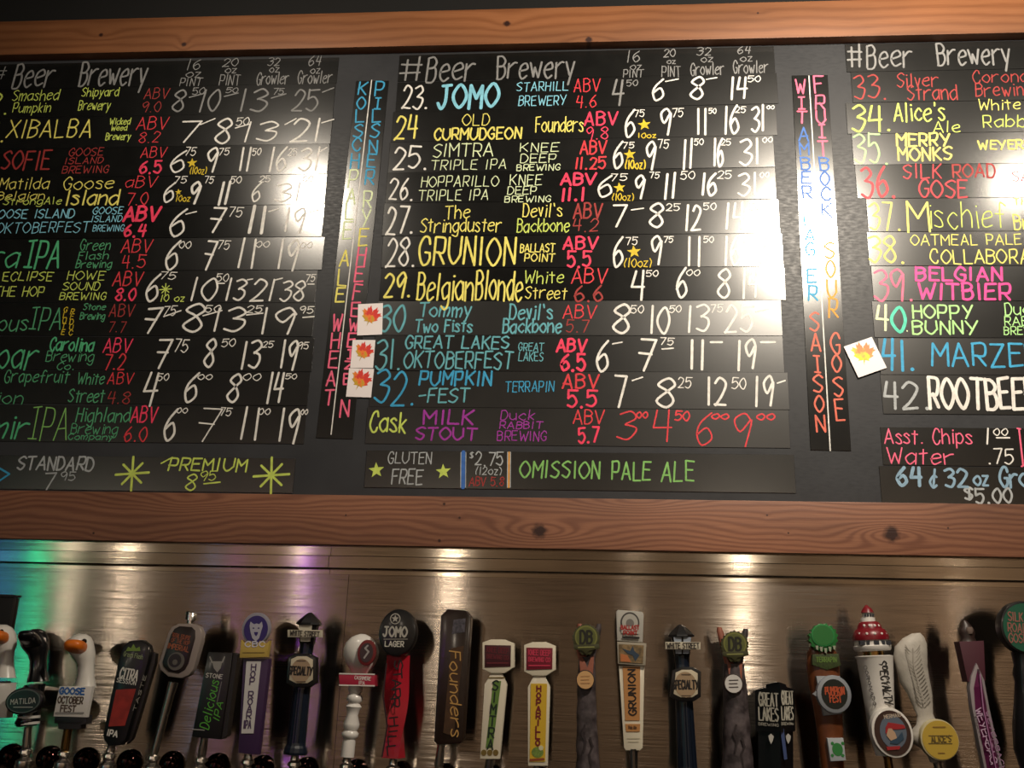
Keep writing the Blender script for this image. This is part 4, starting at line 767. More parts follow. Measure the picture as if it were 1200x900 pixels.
h = t.ext('handle', [(281, 882), (287, 772), (317, 772), (304, 884)], -.010, .010, PU, bev=.002)
t.ext('name_plate', [(291, 775), (308, 775), (299, 859), (285, 859)], -.0115, -.0095, mat('plate_white', 'c9c6c4', .35), h)
t.stack('HOP ROAR', 299.5, 782, 294, 838, 6.5, 7, '4a3658', -.012, h, hw=.9); t.txt('IPA', 292.5, 848.5, 9, 8, '4a3658', -.012, h, hw=.9)
b = t.disc('lion_badge', 302.5, 737, 16.5, 18, -.016, -.004, mat('badge_grey', '8a8792', .4), bev=.002, n=40); t.disc('mane', 303, 738, 14, 15.5, -.0172, -.015, PUB, b)
t.ext('badge_foot', [(286, 750), (291, 755), (297, 751), (302, 758), (308, 751), (314, 755), (319, 751), (316, 770), (284, 771)], -.0176, -.004, mat('badge_gold', 'b59a4a', .45), b, bev=.001)
t.ext('lion_face', [(296, 734), (297, 729), (301, 732), (304, 731), (307, 732), (310, 729), (311, 734), (309, 741), (307, 748), (303, 752), (299, 748), (297, 741)], -.0182, -.017, mat('lion_grey', 'a9a6b4', .5), b)
for dx in (-3, 3): t.disc('lion_eye', 303.5+dx, 736.5, 1.2, .8, -.0186, -.018, PUB, b, n=8)
t.ext('lion_nose', [(301, 741), (306, 741), (305, 744), (303.5, 746), (302, 744)], -.0186, -.018, PUB, b, auto=None); t.txt('CBC', 302, 755, 24, 5.5, 'd0ccd8', -.0182, b, hw=.8); t.line([(288, 765), (313, 765)], .5, '7a642c', -.018, b)

def lamppost(label, base, cx0, cy0, cx1, cy1, ax, ay, k, pale, glow=False):
    """handle shaped as a street lamp: fluted post, eight-sided badge, lantern with a street sign"""
    t = Tap(label, base, (ax, ay))
    dx = (cx0-ax)/(cy0-ay)
    X = lambda y: ax+(base[0]-ax)*(y-ay)/(base[1]-ay)
    H = base[1]-ay
    yb = base[1]
    n = 24; secs = []
    post = t.tube('post', [(X(yb), yb, 13*k), (X(yb-3), yb-3, 13.5*k), (X(yb-8), yb-8, 12.5*k), (X(yb-11), yb-11, 11*k), (X(yb-14), yb-14, 10.5*k), (X(cy1+14), cy1+14, 9.2*k), (X(cy1), cy1, 8.6*k), (X(cy0+22), cy0+22, 7.6*k), (X(cy0+10), cy0+10, 8.2*k)], NAVY, n=16, flat=True)
    for i in range(5):
        a = (-math.pi/2)+(i-2)*.5
        q = [(X(yy), yy) for yy in (yb-14, cy1+20)]
        V = []; F = []
        p0, p1 = t.p(*q[0]), t.p(*q[1]); r0, r1 = 10.6*k*Q, 9.5*k*Q
        w = .9*Q
        for (pp, rr) in ((p0, r0), (p1, r1)):
            cxx, cyy = pp[0]+rr*math.cos(a), rr*math.sin(a)
            V += [(cxx-w, cyy+.001, pp[1]), (cxx, cyy-.0012, pp[1]), (cxx+w, cyy+.001, pp[1])]
        F = [(0, 1, 4, 3), (1, 2, 5, 4)]
        pydata('flute', V, F, NAVY, post)
    # lantern
    L = t.tube('lantern', [(X(cy0+14), cy0+14, 7.5*k), (X(cy0+10), cy0+10, 9*k), (X(cy0-10), cy0-10, 11.5*k), (X(cy0-11), cy0-11, 15*k), (X(cy0-13), cy0-13, 14.5*k), (X(cy0-18), cy0-18, 10*k), (X(cy0-22), cy0-22, 6*k), (X(cy0-25), cy0-25, 2*k)], BL, n=8, flat=True)
    pane = mat('lantern_pane_'+pale, pale, .4)
    for (u0, u1) in (((-10, -1.2), (1.2, 10)) if glow else ((-7.5, 7.5),)):
        t.ext('lantern_pane', [(X(cy0)+u0*k, cy0-10), (X(cy0)+u1*k, cy0-10), (X(cy0)+u1*.75*k, cy0+9), (X(cy0)+u0*.75*k, cy0+9)], -.0215*k, -.018*k, pane, L)
    sg = t.ext('street_sign', [(cx0-20*k, cy0-4.5), (cx0+20*k, cy0-4), (cx0+20*k, cy0+4.5), (cx0-20*k, cy0+4)], -.027*k, -.022*k, mat('sign_cream', 'b8b09c', .5), bev=.0005)
    t.txt('WHITE STREET', cx0, cy0, 35*k, 5.5*k, '2a2320', -.0276*k, sg, hw=.62)
    oct_ = [(cx1-15*k, cy1-17*k), (cx1-6*k, cy1-21*k), (cx1+8*k, cy1-21*k), (cx1+17*k, cy1-16*k), (cx1+17*k, cy1+13*k), (cx1+9*k, cy1+18*k), (cx1-8*k, cy1+18*k), (cx1-18*k, cy1+13*k)]
    bd = t.ext('badge', oct_, -.026, -.008, BL, bev=.002)
    inn = [(cx1+(x-cx1)*.78, cy1-1+(y-cy1)*.80) for x, y in oct_]
    t.ext('badge_face', inn, -.0272, -.0255, mat('badge_cream', 'c0b49c', .35, coat=.5 if glow else .1), bd, bev=.0006)
    t.disc('badge_ring', cx1-.5, cy1-1, 11.5*k, 13*k, -.0277, -.027, mat('badge_tan', '9c8468', .4, coat=.5 if glow else .1), bd)
    t.txt('SPECIALTY', cx1-.5, cy1-1, 28*k, 8.5*k, '1c1613', -.0282, bd, hw=.95, slant=.05)
    for dy in (-12.5, 11.5): t.line([(cx1-5*k, cy1+dy*k), (cx1+5*k, cy1+dy*k)], .5, '5a4a3a', -.0282, bd)
lamppost('navy lamp-post tap handle, left one of the two with a street sign', (346, 884), 361.5, 743, 357.5, 787, 363.5, 721, 1.0, 'b9b3a2')
t = Tap('white turned tap handle with a globe top and red square collar', (407, 887), (424, 743))
t.tube('handle', [(407, 887, 7.5), (409, 870, 7.2), (409.5, 866, 6.5), (410, 863, 9), (410.5, 859, 9.4), (411, 856, 7), (411.5, 852, 8.8), (412, 848, 9), (413, 838, 6.2), (414, 832, 7), (414.5, 828, 9), (415, 824, 6.2), (415.5, 821, 8.8), (416, 816, 8.8), (416, 813, 6), (416.5, 809, 8), (417, 804, 8)], WH)
g = t.tube('globe', [(421, 789, 9), (421.5, 784, 12), (422, 778, 17), (422.7, 770, 20), (423.5, 762, 20.5), (424, 754, 18), (424.5, 748, 13), (425, 745, 8), (425.2, 743, 3)], WH, sy=.7, n=32)
t.disc('red_medallion', 433.5, 765, 10.5, 14, -.031, -.024, mat('medallion_red', '6a1c1e', .4), g, bev=.001); t.disc('medallion_centre', 433.5, 765, 7.5, 10.5, -.0318, -.0308, mat('medallion_dark', '3a2a2c', .4), g); t.line([(431, 771), (436, 764), (432, 760), (435, 757)], 1, '9a9694', -.0322, g)
c_ = t.ext('red_collar', [(400, 789), (442, 791), (441, 804), (401, 802)], -.022, .018, mat('collar_red', 'a8203c', .4), bev=.001); t.txt('CASHMERE', 428, 794.5, 19, 3.6, 'dcd0cc', -.0226, c_, hw=.45); t.txt('IPA', 427, 800, 7, 3.6, 'dcd0cc', -.0226, c_, hw=.45)
for yy in (789.7, 803): t.line([(401, yy-.4), (441.5, yy+.4)], .7, 'd9d5cf', -.0226, c_)
RD = mat('ribbon_red', 'a81c2c', .35, coat=.3)
t = Tap('twisted red tap handle under a black oval badge', (461, 888), (470, 717))
secs = []
for i in range(15):
    f = i/14; x = 461+(467-461)*f; y = 888-(888-768)*f; a, b = t.p(x, y); tw = .5+1.5*f; r = 14*Q*(1-.06*math.sin(f*9))
    secs.append([(a+r*math.cos(tw+k*math.pi/2), r*.8*math.sin(tw+k*math.pi/2), b) for k in range(4)])
h = loft('handle', secs, RD, t.o, auto=25)
for i, ch in enumerate('STARR HILL'):
    if ch != ' ': t.txt(ch, 470-i*.9, 779+i*11, 10.5, 9, '1c0c10', -.0272, h, rot=R(-82), hw=1.15, name='letter')
t.line([(451, 885), (457, 850), (452, 815), (456, 778)], .9, '2c0c14', -.0262, h)
b = t.disc('oval_badge', 469, 742, 21.5, 26, -.034, -.008, BL, bev=.006, n=40, rot=-.06); t.disc('star_ring', 467, 726, 6, 6, -.0345, -.0335, mat('ink_a9a59c', 'a9a59c', .5), b); t.disc('ring_centre', 467, 726, 4.9, 4.9, -.0349, -.034, BL, b)
V = []; F = []; a_ = t.p(467, 726); star(V, F, a_[0], a_[1], 4.4*Q, -.0352); pydata('star', V, F, mat('ink_a9a59c', 'a9a59c', .5), b)
t.txt('JOMO', 467, 741, 29, 10.5, 'a9a59c', -.0346, b, hw=1.35); t.line([(454, 749.5), (481, 749.5)], .5, '7d7a72', -.0346, b); t.txt('LAGER', 466, 755, 22, 5.5, 'c4c0b6', -.0346, b, hw=.7)
DW = mat('dark_walnut', '23150f', .3, coat=.4, noise=.4, nscale=60, bump=.2)
t = Tap('long dark walnut tap handle with upright gold script', (517, 872), (535, 716))
a0 = [(510, 868), (518, 722), (526, 714), (547, 716), (553, 723), (544, 866), (540, 871), (514, 872)]
h = t.ext('handle', a0, -.018, .018, DW, bev=.004)
t.ext('front_board', [(521, 858), (530, 760), (545, 757), (533, 862)], -.0192, -.017, mat('walnut_face', '4a3018', .4, noise=.4, nscale=70), h); t.txt('Founders', 535.5, 812, 92, 12, 'b48a4c', -.0198, h, rot=R(-82), hw=.95, slant=.15)
t.ext('top_picture', [(533, 727), (547, 725), (546, 741), (531, 743)], -.0192, -.017, mat('dim_picture', '5a5660', .5, noise=.7, nscale=150), h)

def shield(label, base, top, cx, cy, w, plate, board, word, cw, foot, tilt_):
    t = Tap(label, base, top)
    (bx, by) = base; dx = (cx-bx)/(by-cy); X = lambda y: bx+dx*(by-y)
    ys = cy+27
    h = t.ext('handle', [(bx-11, by), (X(ys+6)-13, ys+6), (X(ys)-10, ys), (X(cy+19)-6, cy+19), (X(cy+19)+6, cy+19), (X(ys)+10, ys), (X(ys+6)+13, ys+6), (bx+12, by)], -.010, .010, IV, bev=.002)
    hd = t.ext('shield_head', [(cx-18, cy-16), (cx-8, cy-19.5), (cx+8, cy-19.5), (cx+19, cy-15), (cx+19, cy+13), (cx+8, cy+20), (cx-8, cy+20), (cx-18, cy+15)], -.014, .012, IV, bev=.003)
    t.ext('shield_face', [(cx-15, cy-13), (cx+15.5, cy-12.5), (cx+15, cy+12), (cx-15, cy+13)], -.0155, -.013, mat('face_'+board, board, .45), hd, bev=.0006)
    t.txt('KNEE DEEP', cx, cy-7, 25, 5.5, cw, -.016, hd, hw=.7); t.txt('BREWING CO', cx, cy+1, 25, 4.5, cw, -.016, hd, hw=.6); t.line([(cx-12, cy+8), (cx+12, cy+8)], .8, cw, -.016, hd)
    return t, h, X
t, h, X = shield('ivory tap handle with a dark maroon shield and green stripe', (574, 889), (586, 750), 584, 769, 18, 0, '3c0e18', '', '5c1420', 0, 0)
t.ext('green_stripe', [(X(795)-3, 798), (X(795)+6, 798), (X(878)+3, 876), (X(878)-5, 876)], -.0108, -.0095, mat('stripe_green', '5a7a34', .5), h); t.stack('SIMTRA', X(803), 803, X(872), 872, 7.5, 10, '14261a', -.0113, h, hw=1.1)
for dx in (-7, 0, 7): t.disc('hop_mark', X(882)+dx, 881.5, 3, 3.2, -.0108, -.0098, mat('mark_olive', '6e5a28', .5), h, n=14)
t.line([(X(794)-9, 794), (X(794)+10, 794)], .6, '6e5a28', -.0112, h)
t, h, X = shield('ivory tap handle with a crimson shield and yellow name panel', (630, 897), (634, 757), 632.5, 772, 18, 0, '6e1226', '', 'b52c48', 0, 0)
t.ext('yellow_panel', [(X(800)-9.5, 801), (X(800)+9.5, 801), (X(892)+9, 892), (X(892)-9, 892)], -.0112, -.0095, mat('panel_yellow', 'c9a428', .45), h); t.stack('HOPARILLO', X(806), 807, X(870), 870, 6, 5.6, '6e1a1c', -.0118, h, hw=1.1)
t.disc('hop_mark', X(881), 881, 6.5, 5.5, -.0118, -.011, mat('mark_green', '7a9440', .6, noise=.4, nscale=300), h, n=16); t.disc('hop_mark', X(877)+4, 876, 2.6, 2.6, -.0122, -.0112, mat('mark_pale', 'c8c4a0', .6), h, n=12); t.line([(X(889)-8, 890), (X(889)+7, 889)], 1.2, '8a4424', -.0116, h)

BARK = mat('weathered_branch', '5a5052', .55, noise=.55, nscale=45, bump=.9, dark='2a2224'); RAWW = mat('raw_pink_wood', '9c5c48', .6, noise=.3, nscale=80)
def branch(label, base, cx, cy, dx_, dy_, r, face, wtxt, spur):
    t = Tap(label, base, (cx, cy))
    (bx, by) = base
    X = lambda y: cx+(bx-cx)*((y-cy)/(by-cy))
    rng = random.Random(int(cx)); path = []
    for i in range(13):
        f = i/12; y = by+(cy+22-by)*f; path.append((X(y)+rng.uniform(-.8, .8), y, r*(1.25-.42*f)+rng.uniform(-.5, .5)))
    br_ = t.tube('branch', path, BARK, sy=.85, n=14)
    for sg, e in ((-1, spur[0]), (1, spur[1])): t.tube('forked_twig', [(X(cy+26)+sg*3, cy+27, 6), (X(cy+10)+sg*8, cy+10, 5), (cx+sg*e[0], cy-e[1]+6, 3.8), (cx+sg*(e[0]+1), cy-e[1], 2.6)], RAWW if sg < 0 else BARK, br_, sy=.8, n=10, yo=.002)
    t.ext('raw_wood_patch', [(X(cy+20)-9, cy+18), (X(cy+20)-3, cy+24), (X(cy+22)+1, cy+34), (X(cy+20)+5, cy+22), (X(cy+20)+9, cy+20), (X(cy+50)+7, cy+48), (X(cy+50)-7, cy+48)], -.0165, -.006, RAWW, br_, bev=.002)
    for yy, sg in ((by-12, 1), (by-45, 1), (by-60, -1)): t.line([(X(yy)+sg*3, yy-16), (X(yy)+sg*6, yy-6), (X(yy)+sg*2, yy+3), (X(yy)+sg*4, yy+14)], 1.1, '2a2224', -r*.95*Q-.0012, br_, name='bark_groove')
    n = 22; pts = []
    for k in range(n*2):
        a = 2*math.pi*k/(n*2); rr = 16.5 if k % 2 else 15.2; pts.append((cx+rr*1.0*math.cos(a), cy-rr*1.0*math.sin(a)+ (4 if math.sin(a) < -.9 else 0)))
    bd = t.ext('cap_badge', pts, -.026, -.013, mat('badge_olive', '3a3a20', .4), bev=.001)
    t.disc('badge_disc', cx, cy-1, 12.5, 12.5, -.0272, -.0255, mat('disc_olive', '6e7038', .4), bd); t.disc('badge_core', cx, cy-1, 10.8, 10.8, -.0277, -.027, mat('core_olive', '55592c', .4), bd)
    t.ext('badge_scroll', [(cx-15, cy+8), (cx+15, cy+7), (cx+16, cy+12), (cx+3, cy+15), (cx, cy+19), (cx-4, cy+15), (cx-14, cy+13)], -.0284, -.024, mat('badge_olive', '3a3a20', .4), bd, bev=.0006)
    t.txt('DB', cx, cy-1, 15, 13, '1c1c12', -.0284, bd, hw=1.6); t.line([(cx-9, cy+11), (cx+9, cy+10.5)], .7, '7e8048', -.0288, bd)
    dk = t.disc('round_tag', dx_, dy_, 10.3, 10.5, -.026, -.012, mat('tag_rim', '2a1c18', .4), bev=.001); t.disc('tag_face', dx_, dy_, 9.2, 9.4, -.0268, -.0255, mat('tag_'+face, face, .5), dk)
    for i in range(3): t.line([(dx_-5, dy_-4+i*4), (dx_+5-i % 2, dy_-4.3+i*4)], .5, wtxt, -.0272, dk)
branch('grey branch-shaped tap handle with an olive badge and tan round tag', (689, 925), 687, 748, 686, 796.5, 11, 'c49a68', 'a87c50', ((7, 17), (14, 17)))
t = Tap('ivory paddle tap handle with an upright name on a tan panel', (742, 878), (738, 715), fr=(5, 4.6))
h = t.ext('handle', [(731, 876), (725, 780), (755, 780), (753, 876), (750, 879), (733, 879)], -.009, .009, IV, bev=.002)
t.ext('tan_panel', [(729.5, 781), (750, 781), (749.5, 844), (732.5, 844)], -.0102, -.0085, mat('panel_tan', 'b07c48', .5), h); t.ext('tan_panel', [(732.5, 848), (750, 848), (749.5, 857), (733.5, 857)], -.0102, -.0085, mat('panel_tan', 'b07c48', .5), h)
t.txt('GRUNION', 740.5, 811, 49, 7.5, '1c1614', -.0108, h, rot=R(90), hw=1.05); t.txt('Pale Ale', 741, 852, 9, 3, '5a3c24', -.0108, h, hw=.4); t.line([(735, 865), (749, 865)], .5, 'b0a890', -.0096, h); t.line([(736, 869), (748, 869)], .4, 'b0a890', -.0096, h)
b = t.ext('picture_block', [(723, 752), (757, 754), (756, 780), (724, 778)], -.016, .010, mat('block_frame', '9a9282', .4), bev=.001)
t.ext('fish_picture', [(725, 755), (754, 756.5), (753, 777.5), (725.5, 776)], -.0172, -.0155, mat('picture_ochre', '8c7450', .5, noise=.6, nscale=140), b); t.ext('fish_shape', [(729, 760), (738, 763), (741, 757), (743, 763), (749, 768), (744, 775), (741, 768), (735, 766)], -.0180, -.017, mat('fish_blue', '2c3c4c', .5), b)
t.ext('orange_patch', [(727, 766), (735, 768), (739, 776), (727, 775)], -.0178, -.017, mat('patch_orange', 'b0683a', .5), b)
c_ = t.ext('crest_plate', [(722, 717), (724, 715), (752, 717.5), (754, 720), (753, 753), (723, 751)], -.012, .008, mat('crest_grey', 'a9a69e', .4), bev=.002)
t.disc('crest_ring', 738, 730, 10.5, 11.5, -.0132, -.0118, mat('ring_dark', '3c3836', .5), c_); t.disc('crest_disc', 738, 730, 8.8, 9.6, -.0137, -.0128, mat('crest_grey', 'a9a69e', .4), c_); t.disc('crest_centre', 738, 731, 4.5, 5, -.0141, -.0132, mat('ring_grey', '6d6864', .5), c_)
t.ext('crest_base', [(728, 734), (748, 735), (748, 743), (728, 742)], -.0144, -.0125, mat('crest_grey', 'a9a69e', .4), c_)
t.txt('BALLAST', 738, 735.5, 21, 4.2, '9c2420', -.0150, c_, hw=.7); t.txt('POINT', 738.5, 741.8, 16, 4.2, '9c2420', -.0150, c_, hw=.7); t.line([(730, 746.8), (748, 747.8)], 1.2, '1c1816', -.0150, c_)
lamppost('navy lamp-post tap handle, right one of the two with a street sign', (806, 912), 799, 757, 802.5, 803, 797.5, 734, 1.02, '8a93a0', True)
branch('grey branch-shaped tap handle with an olive badge and white round tag', (866, 925), 859, 756, 857.5, 801, 14, 'c9c6c2', '4a4644', ((15, 21), (14, 19)))

t = Tap('black two-sided block tap handle with large pale capitals on both faces', (913, 935), (907, 800), faucet=True)
def corner(name, xl, xc, xr, yt_l, yt_c, yt_r, yb, dep, m, parent=None, inset=0):
    tl, tc_, tr = t.p(xl, yt_l), t.p(xc, yt_c), t.p(xr, yt_r); bl, bc, brr = t.p(xl+1, yb), t.p(xc+1, yb), t.p(xr+1, yb)
    V = []
    for (a, b, c, dz) in ((tl, tc_, tr, 0), (bl, bc, brr, 0)):
        V += [(a[0], .0, a[1]), (b[0], -dep, b[1]), (c[0], .0, c[1]), (b[0], dep, b[1])]
    return pydata(name, V, [(0, 3, 2, 1), (4, 5, 6, 7), (0, 1, 5, 4), (1, 2, 6, 5), (2, 3, 7, 6), (3, 0, 4, 7)], m, parent or t.o)
h = corner('handle', 888, 911, 929, 812, 806, 812, 935, .026, BL)
hd = corner('sign_block', 884.5, 910.5, 931, 809, 802, 808, 857, .033, BL)
corner('top_cap', 897, 910.5, 921, 802, 799, 802, 806, .018, BL)
def face_txt(text, side, yc_, w, hgt, c, hw, dep=.0334):
    V = []; F = []; x0, x1 = (888, 909) if side < 0 else (912, 929.5)
    a, b = t.p(x0, yc_), t.p(x1, yc_); cen = t.p(910.5, yc_)[0]; half = (cen-t.p(884.5, yc_)[0]) if side < 0 else (t.p(931, yc_)[0]-cen)
    o = lettering('lettering', text, a[0], a[1]-hgt*Q/2, b[0]-a[0], hgt*Q, hw*.72*Q, mat('ink_'+c, c, .5), hd, 0, jit=.02)
    for v in o.data.vertices: v.co.y = -dep*(1-abs(v.co.x-cen)/half)-.0012
face_txt('GREAT', -1, 819, 20, 13, 'c2beb0', .95); face_txt('LAKES', -1, 836, 20, 13, 'c2beb0', .95); face_txt('GREAT', 1, 817, 20, 13, 'c2beb0', .95); face_txt('LAKES', 1, 835, 20, 13, 'c2beb0', .95)
face_txt('BREWING', -1, 848, 18, 2.6, 'a8a498', .4); face_txt('BREWING', 1, 847, 18, 2.6, 'a8a498', .4)
for xx, dd in ((901.5, -.0188), (922, -.0145)):
    t.ext('hop_emblem', [(xx, 859), (xx+3, 862), (xx+2, 867), (xx, 871), (xx-2, 867), (xx-3, 862)], dd-.002, dd+.004, mat('emblem_silver', 'b4b2ac', .4), h)
t.ext('blue_stripe', [(911.5, 854), (915.5, 853), (919.5, 888), (916, 889)], -.027, -.0215, mat('stripe_blue', '3c4c78', .4), h)

BRN = mat('caramel_plastic', '6e3c20', .4, noise=.3, nscale=40); GCAP = mat('green_cap', '1e6a30', .3, coat=.4)
t = Tap('curved brown tap handle with a green crown cap and silver ring badge', (980, 925), (962, 735))
h = t.tube('handle', [(979, 925, 11.5), (975, 890, 12), (973, 860, 13.5), (970, 830, 15), (966, 800, 17), (964, 780, 17.5), (963, 765, 16), (962, 757, 11)], BRN, sy=.7, n=24)
pts = []
for k in range(32):
    a = 2*math.pi*k/32; rr = 17.5 if k % 2 else 15.5; pts.append((962+rr*math.cos(a), 748-rr*math.sin(a)))
c_ = t.ext('crown_cap', pts, -.024, -.004, GCAP, bev=.002); t.disc('cap_ring', 961, 745, 12.5, 12, -.0262, -.0235, mat('green_ring', '2c8044', .3), c_, bev=.001); t.disc('cap_face', 961, 745, 11, 10.5, -.0266, -.0255, GCAP, c_)
for k in range(5): t.ext('silver_tooth', [(952+k*5, 757+(2-abs(k-2))*1.4), (955.5+k*5, 757+(2-abs(k-2))*1.4), (955+k*5, 762+(2-abs(k-2))*2), (953+k*5, 761+(2-abs(k-2))*2)], -.028, -.022, mat('tooth_silver', 'a8b4a4', .3, metal=.7), c_)
t.ext('green_leaf_band', [(949, 767), (979, 766), (982, 780), (966, 785), (949, 779)], -.0245, -.014, mat('band_moss', '3c4c20', .6, noise=.5, nscale=200), h, bev=.001); t.txt('TERRAPIN', 965, 773, 22, 5, '5c7a34', -.025, h, hw=.6)
SIL = mat('painted_silver', '9aa0a8', .35, metal=.4)
t.ext('silver_sleeve', [(953, 792), (981, 792), (983, 836), (962, 838)], -.026, -.006, SIL, bev=.002); rg = t.disc('ring_badge', 973, 813, 18, 19.5, -.034, -.018, SIL, bev=.003); t.ext('ring_spike', [(957, 806), (949, 813), (958, 819)], -.028, -.020, SIL, rg)
t.disc('badge_face', 973, 812.5, 13.5, 15, -.0352, -.0335, mat('face_greenblack', '141a16', .35), rg); t.txt('PUMPKIN', 973, 809, 21, 7, 'b04a28', -.0358, rg, hw=.9, jit=.3); t.txt('FEST', 974, 818, 13, 7, 'b04a28', -.0358, rg, hw=.9, jit=.3)
wb = t.ext('white_band', [(966, 864), (985, 864), (988, 890), (970, 891)], -.024, .012, mat('band_white', 'a9b0b6', .4), bev=.002); t.disc('turtle_mark', 978, 877, 5.5, 6.5, -.0246, -.0235, mat('mark_leaf', '2f7a3c', .5), wb, n=18)
for q in ((972, 870), (984, 870), (972, 884), (984, 884)): t.disc('turtle_foot', q[0], q[1], 1.7, 1.7, -.0246, -.0235, mat('mark_leaf', '2f7a3c', .5), wb, n=8)

t = Tap('white lighthouse tap handle with a red roof and an oval picture badge', (1040, 886), (1015, 709), ferr=BRASS)
X = lambda y: 1015+(1040-1015)*(y-709)/(886-709)+ (0)
h = t.tube('tower', [(1040, 885, 12), (1034, 860, 13.5), (1031, 830, 15), (1028, 800, 17), (1025, 772, 19), (1024, 769, 20), (1023.5, 768, 17)], WH, n=32)
t.tube('gilded_neck', [(1024, 769, 11), (1023, 763, 11)], BRASS, h, n=24)
g = t.tube('gallery', [(1023, 763, 18), (1022.5, 761, 19.5), (1022, 757, 19.8), (1021.5, 756, 18), (1020.5, 750, 17.5), (1020.3, 749, 18)], WH, n=32)
for k in range(5):
    xx = 1006+k*7.6; t.ext('window', [(xx-2.8, 751), (xx+3, 751), (xx+3.6, 756), (xx-2.2, 756)], -.0345+abs(k-2)*.0035, -.024+abs(k-2)*.003, mat('window_dark', '2c3038', .2), g)
RR = mat('roof_red', '70101c', .35)
rf = t.tube('roof', [(1020.5, 750, 18.8), (1020, 746, 19), (1019.6, 742, 17.6), (1019, 738, 15.4), (1018.8, 737, 13.2), (1018.4, 733, 12.2), (1018, 730, 10.5), (1017.5, 729, 9), (1017.2, 728.5, 8)], RR, n=32)
for (yy, rr, nn) in ((743, 17.6, 5), (733.5, 12, 4)):
    for k in range(nn):
        a = -math.pi/2+(k-(nn-1)/2)*.5; px_ = X(yy)+rr*math.cos(a); ax, az = t.p(px_, yy)
        lathe('dormer', [(.0001, -.002), (1.3*Q, -.0012), (1.6*Q, .002)], WH, rf, cx=ax, cy=rr*Q*math.sin(a)-.001, cz=az, n=10, axis='y')
t.tube('lantern_room', [(1017.2, 729, 7.8), (1017, 724, 7.6), (1016.8, 723.5, 5.8), (1016.5, 718, 5.8), (1016.3, 717, 6.8)], WH, n=20); t.tube('roof_tip', [(1016.3, 718, 7), (1016, 714, 5.2), (1015, 709, 1)], RR, n=20)
for k in range(4): t.ext('lantern_window', [(1012+k*3.1-1, 719.5), (1012+k*3.1+1.2, 719.5), (1012.3+k*3.1+1, 723), (1012.3+k*3.1-1, 723)], -.0122, -.009, mat('window_dark', '2c3038', .2), h)
for i, ch in enumerate('SPECIALTY'): t.txt(ch, 1028.5+i*1.0, 777+i*5.7, 5.0, 8, '1c1a1a', -.0345+i*.0006, h, rot=R(-90), hw=.95, name='letter')
for i, ch in enumerate('CORONADO'): t.txt(ch, 1010+i*1.5, 782+i*6, 4.6, 3.0, '4a4846', -.026, h, rot=R(-90), hw=.5, name='letter')
b = t.disc('oval_badge', 1038.5, 857, 21, 25, -.042, -.022, WH, bev=.003, n=40, rot=.15); t.disc('badge_face', 1038.5, 857, 18.3, 22.3, -.0432, -.0415, mat('face_umber', '3a2620', .4), b, n=36, rot=.15); t.disc('badge_sky', 1039, 856, 13.5, 16.5, -.0438, -.043, mat('sky_slate', '5a6472', .5), b, n=32)
t.txt('MERMAID', 1038, 837.5, 18, 3.4, 'b0a090', -.0440, b, hw=.5, rot=.1)
t.ext('red_hair', [(1030, 851), (1033, 845), (1040, 846), (1051, 848), (1053, 852), (1044, 853), (1038, 853), (1034, 856), (1030, 858)], -.0448, -.0435, mat('hair_red', '9c2428', .5), b, auto=None)
t.ext('pale_figure', [(1033, 852), (1037, 852), (1041, 857), (1043, 863), (1036, 866), (1031, 860)], -.0452, -.0435, mat('figure_pale', 'b8987c', .5), b, auto=None); t.ext('blue_tail', [(1036, 865), (1044, 862), (1049, 856), (1051, 864), (1044, 870), (1035, 869)], -.0450, -.0435, mat('tail_blue', '2c4458', .5), b, auto=None); t.ext('red_banner', [(1031, 873), (1047, 872), (1046, 876), (1032, 877)], -.0448, -.043, mat('hair_red', '9c2428', .5), b)

PL = mat('white_plume', 'b2aca2', .6, noise=.12, nscale=60, bump=.6)
t = Tap('white feather-shaped tap handle with a round yellow badge', (1098, 893), (1068, 742))
pth = [(1098, 893, 7), (1096, 880, 10), (1088, 868, 18), (1085, 858, 18), (1086, 848, 11), (1084, 838, 8.5), (1081, 825, 11), (1077, 812, 13), (1072, 798, 15), (1068, 782, 17), (1066.5, 768, 18), (1067, 756, 16.5), (1070, 747, 12), (1073, 742, 5)]
h = t.tube('feather', pth, PL, sy=.5, n=24)
rng = random.Random(5)
for v in h.data.vertices:                              # ragged, feathery edge
    if v.co.z > .09: v.co.x += .0016*math.sin(v.co.z*620+v.co.x*90)+rng.uniform(-.0008, .0008)
ctr = [(1066.5, 760), (1067, 775), (1069, 788), (1073, 800), (1077, 812), (1080, 822)]
t.line(ctr, .6, '9c968c', -.0172, h, name='quill')
for i in range(16):
    y = 762+i*3.9; cx = 1066.5+max(0, (y-772))*.28
    for sg in (-1, 1): t.line([(cx+sg*1.5, y+3), (cx+sg*5.5, y-1), (cx+sg*8.5, y-6)], .45, '9c968c', -.0172+.0010*sg*sg, h, name='barb_ridge')
b = t.disc('yellow_badge', 1096, 866, 19.5, 20.5, -.026, -.010, mat('badge_rimcream', 'b8ae8c', .4), bev=.002, n=40); t.disc('badge_face', 1096.5, 866, 18.2, 19.2, -.0268, -.0255, mat('badge_yellow', 'b89a3c', .45), b, n=36); t.txt("ALICE'S", 1097, 865, 21, 6, '5a4a24', -.0274, b, hw=.7)
for yy in (861, 870): t.line([(1083, yy), (1110, yy)], .4, '6a5a30', -.0274, b)
t.line([(1088, 851), (1102, 851)], .6, '8a6a30', -.0274, b); t.line([(1094, 881), (1101, 881)], .5, '8a6a30', -.0274, b)

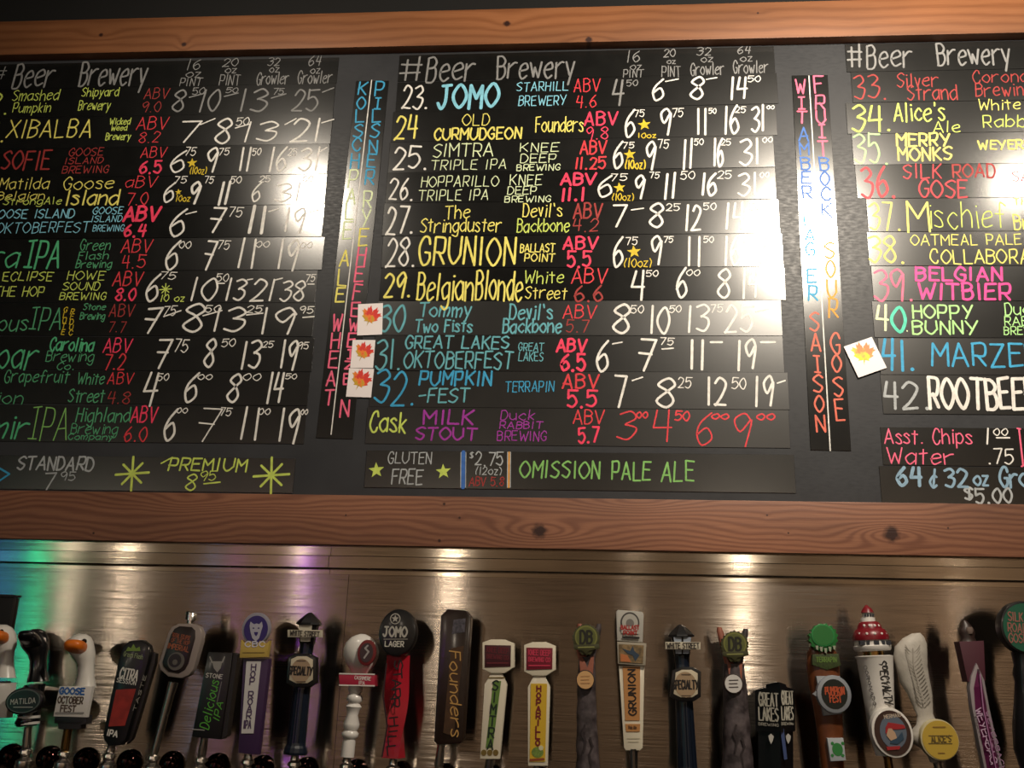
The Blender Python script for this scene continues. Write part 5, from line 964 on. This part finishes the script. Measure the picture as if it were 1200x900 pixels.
PW = mat('plum_paint', '5c1a44', .35, coat=.2); PD = mat('plum_block', '4a2530', .45)
t = Tap('plum tap handle with a silver-edged pointed blade and small figure on top', (1170, 945), (1132, 727))
bk = t.ext('block', [(1121, 752), (1150, 751), (1152, 797), (1149, 800), (1131, 799)], -.014, .016, PD, bev=.002)
fg = t.tube('figure', [(1134, 752, 9), (1134, 747, 7), (1133, 742, 8.5), (1132.5, 737, 7.5), (1132, 733, 5), (1131, 730, 4), (1130, 727, 1.5)], mat('figure_dark', '33231f', .45, noise=.5, nscale=200), sy=.8, n=16)
t.tube('figure_face', [(1134.5, 743, 2.5), (1134, 739, 4), (1133.5, 735, 3)], mat('figure_stone', '6a5a52', .6), fg, sy=.6, n=12, yo=-.011)
t.ext('blade_edge', [(1140, 777), (1149, 797), (1155, 830), (1180, 945), (1158, 945), (1135, 830), (1132, 805), (1134, 792)], -.020, -.002, mat('silver_edge', '9a9296', .35, metal=.3), bev=.001)
bl = []
P0 = [t.p(*q) for q in ((1140.5, 784), (1147, 800), (1152.5, 830), (1177, 945))]; P1 = [t.p(*q) for q in ((1140.5, 784), (1136, 806), (1137.5, 830), (1160, 945))]; PC = [t.p(*q) for q in ((1140.5, 784), (1143, 803), (1146, 830), (1169, 945))]
V = []; F = []
for a, b_, c2 in zip(P1, P0, PC): V += [(a[0], -.019, a[1]), (c2[0], -.031, c2[1]), (b_[0], -.019, b_[1])]
for i in range(3):
    for j in range(2): F.append((3*i+j, 3*i+j+1, 3*i+j+4, 3*i+j+3))
bd = pydata('plum_blade', V, F, PW, t.o)
for i, ch in enumerate('WEYERBACHER'):
    x = 1141+i*2.3; y = 833+i*7.9
    t.txt(ch, x, y, 7, 6.5, 'b79ab4', -.0285, bd, rot=R(-76), hw=.7, name='letter'); t.txt(ch, x+9.8, y+3, 5.5, 3.6, '9c7a98', -.0275, bd, rot=R(-76), hw=.55, name='letter')
t.line([(1141, 790), (1145, 830), (1168, 940)], .6, '9c6a92', -.0322, bd)
GS = mat('badge_teal', '14503c', .35, coat=.2)
t = Tap('black turned tap handle with a large green oval badge at the right picture edge', (1212, 935), (1196, 708))
h = t.tube('handle', [(1212, 935, 10), (1211, 900, 13), (1209, 880, 17), (1206, 850, 16), (1203, 820, 12), (1200, 800, 9), (1201, 790, 12), (1200, 780, 10), (1199, 765, 12)], BL, n=24)
b = t.disc('oval_badge', 1197, 736, 26.5, 28, -.022, .004, BL, bev=.004, n=40); t.disc('badge_face', 1196.5, 736, 23.5, 25.5, -.0232, -.0215, GS, b, n=36)
t.txt('SILK', 1184, 723.5, 16, 9, '8c5a50', -.024, b, hw=.8, jit=.3); t.txt('ROAD', 1186, 736, 20, 9, '8c5a50', -.024, b, hw=.8, jit=.3); t.txt('GOSE', 1187, 748, 20, 9, '8c5a50', -.024, b, hw=.8, jit=.3)
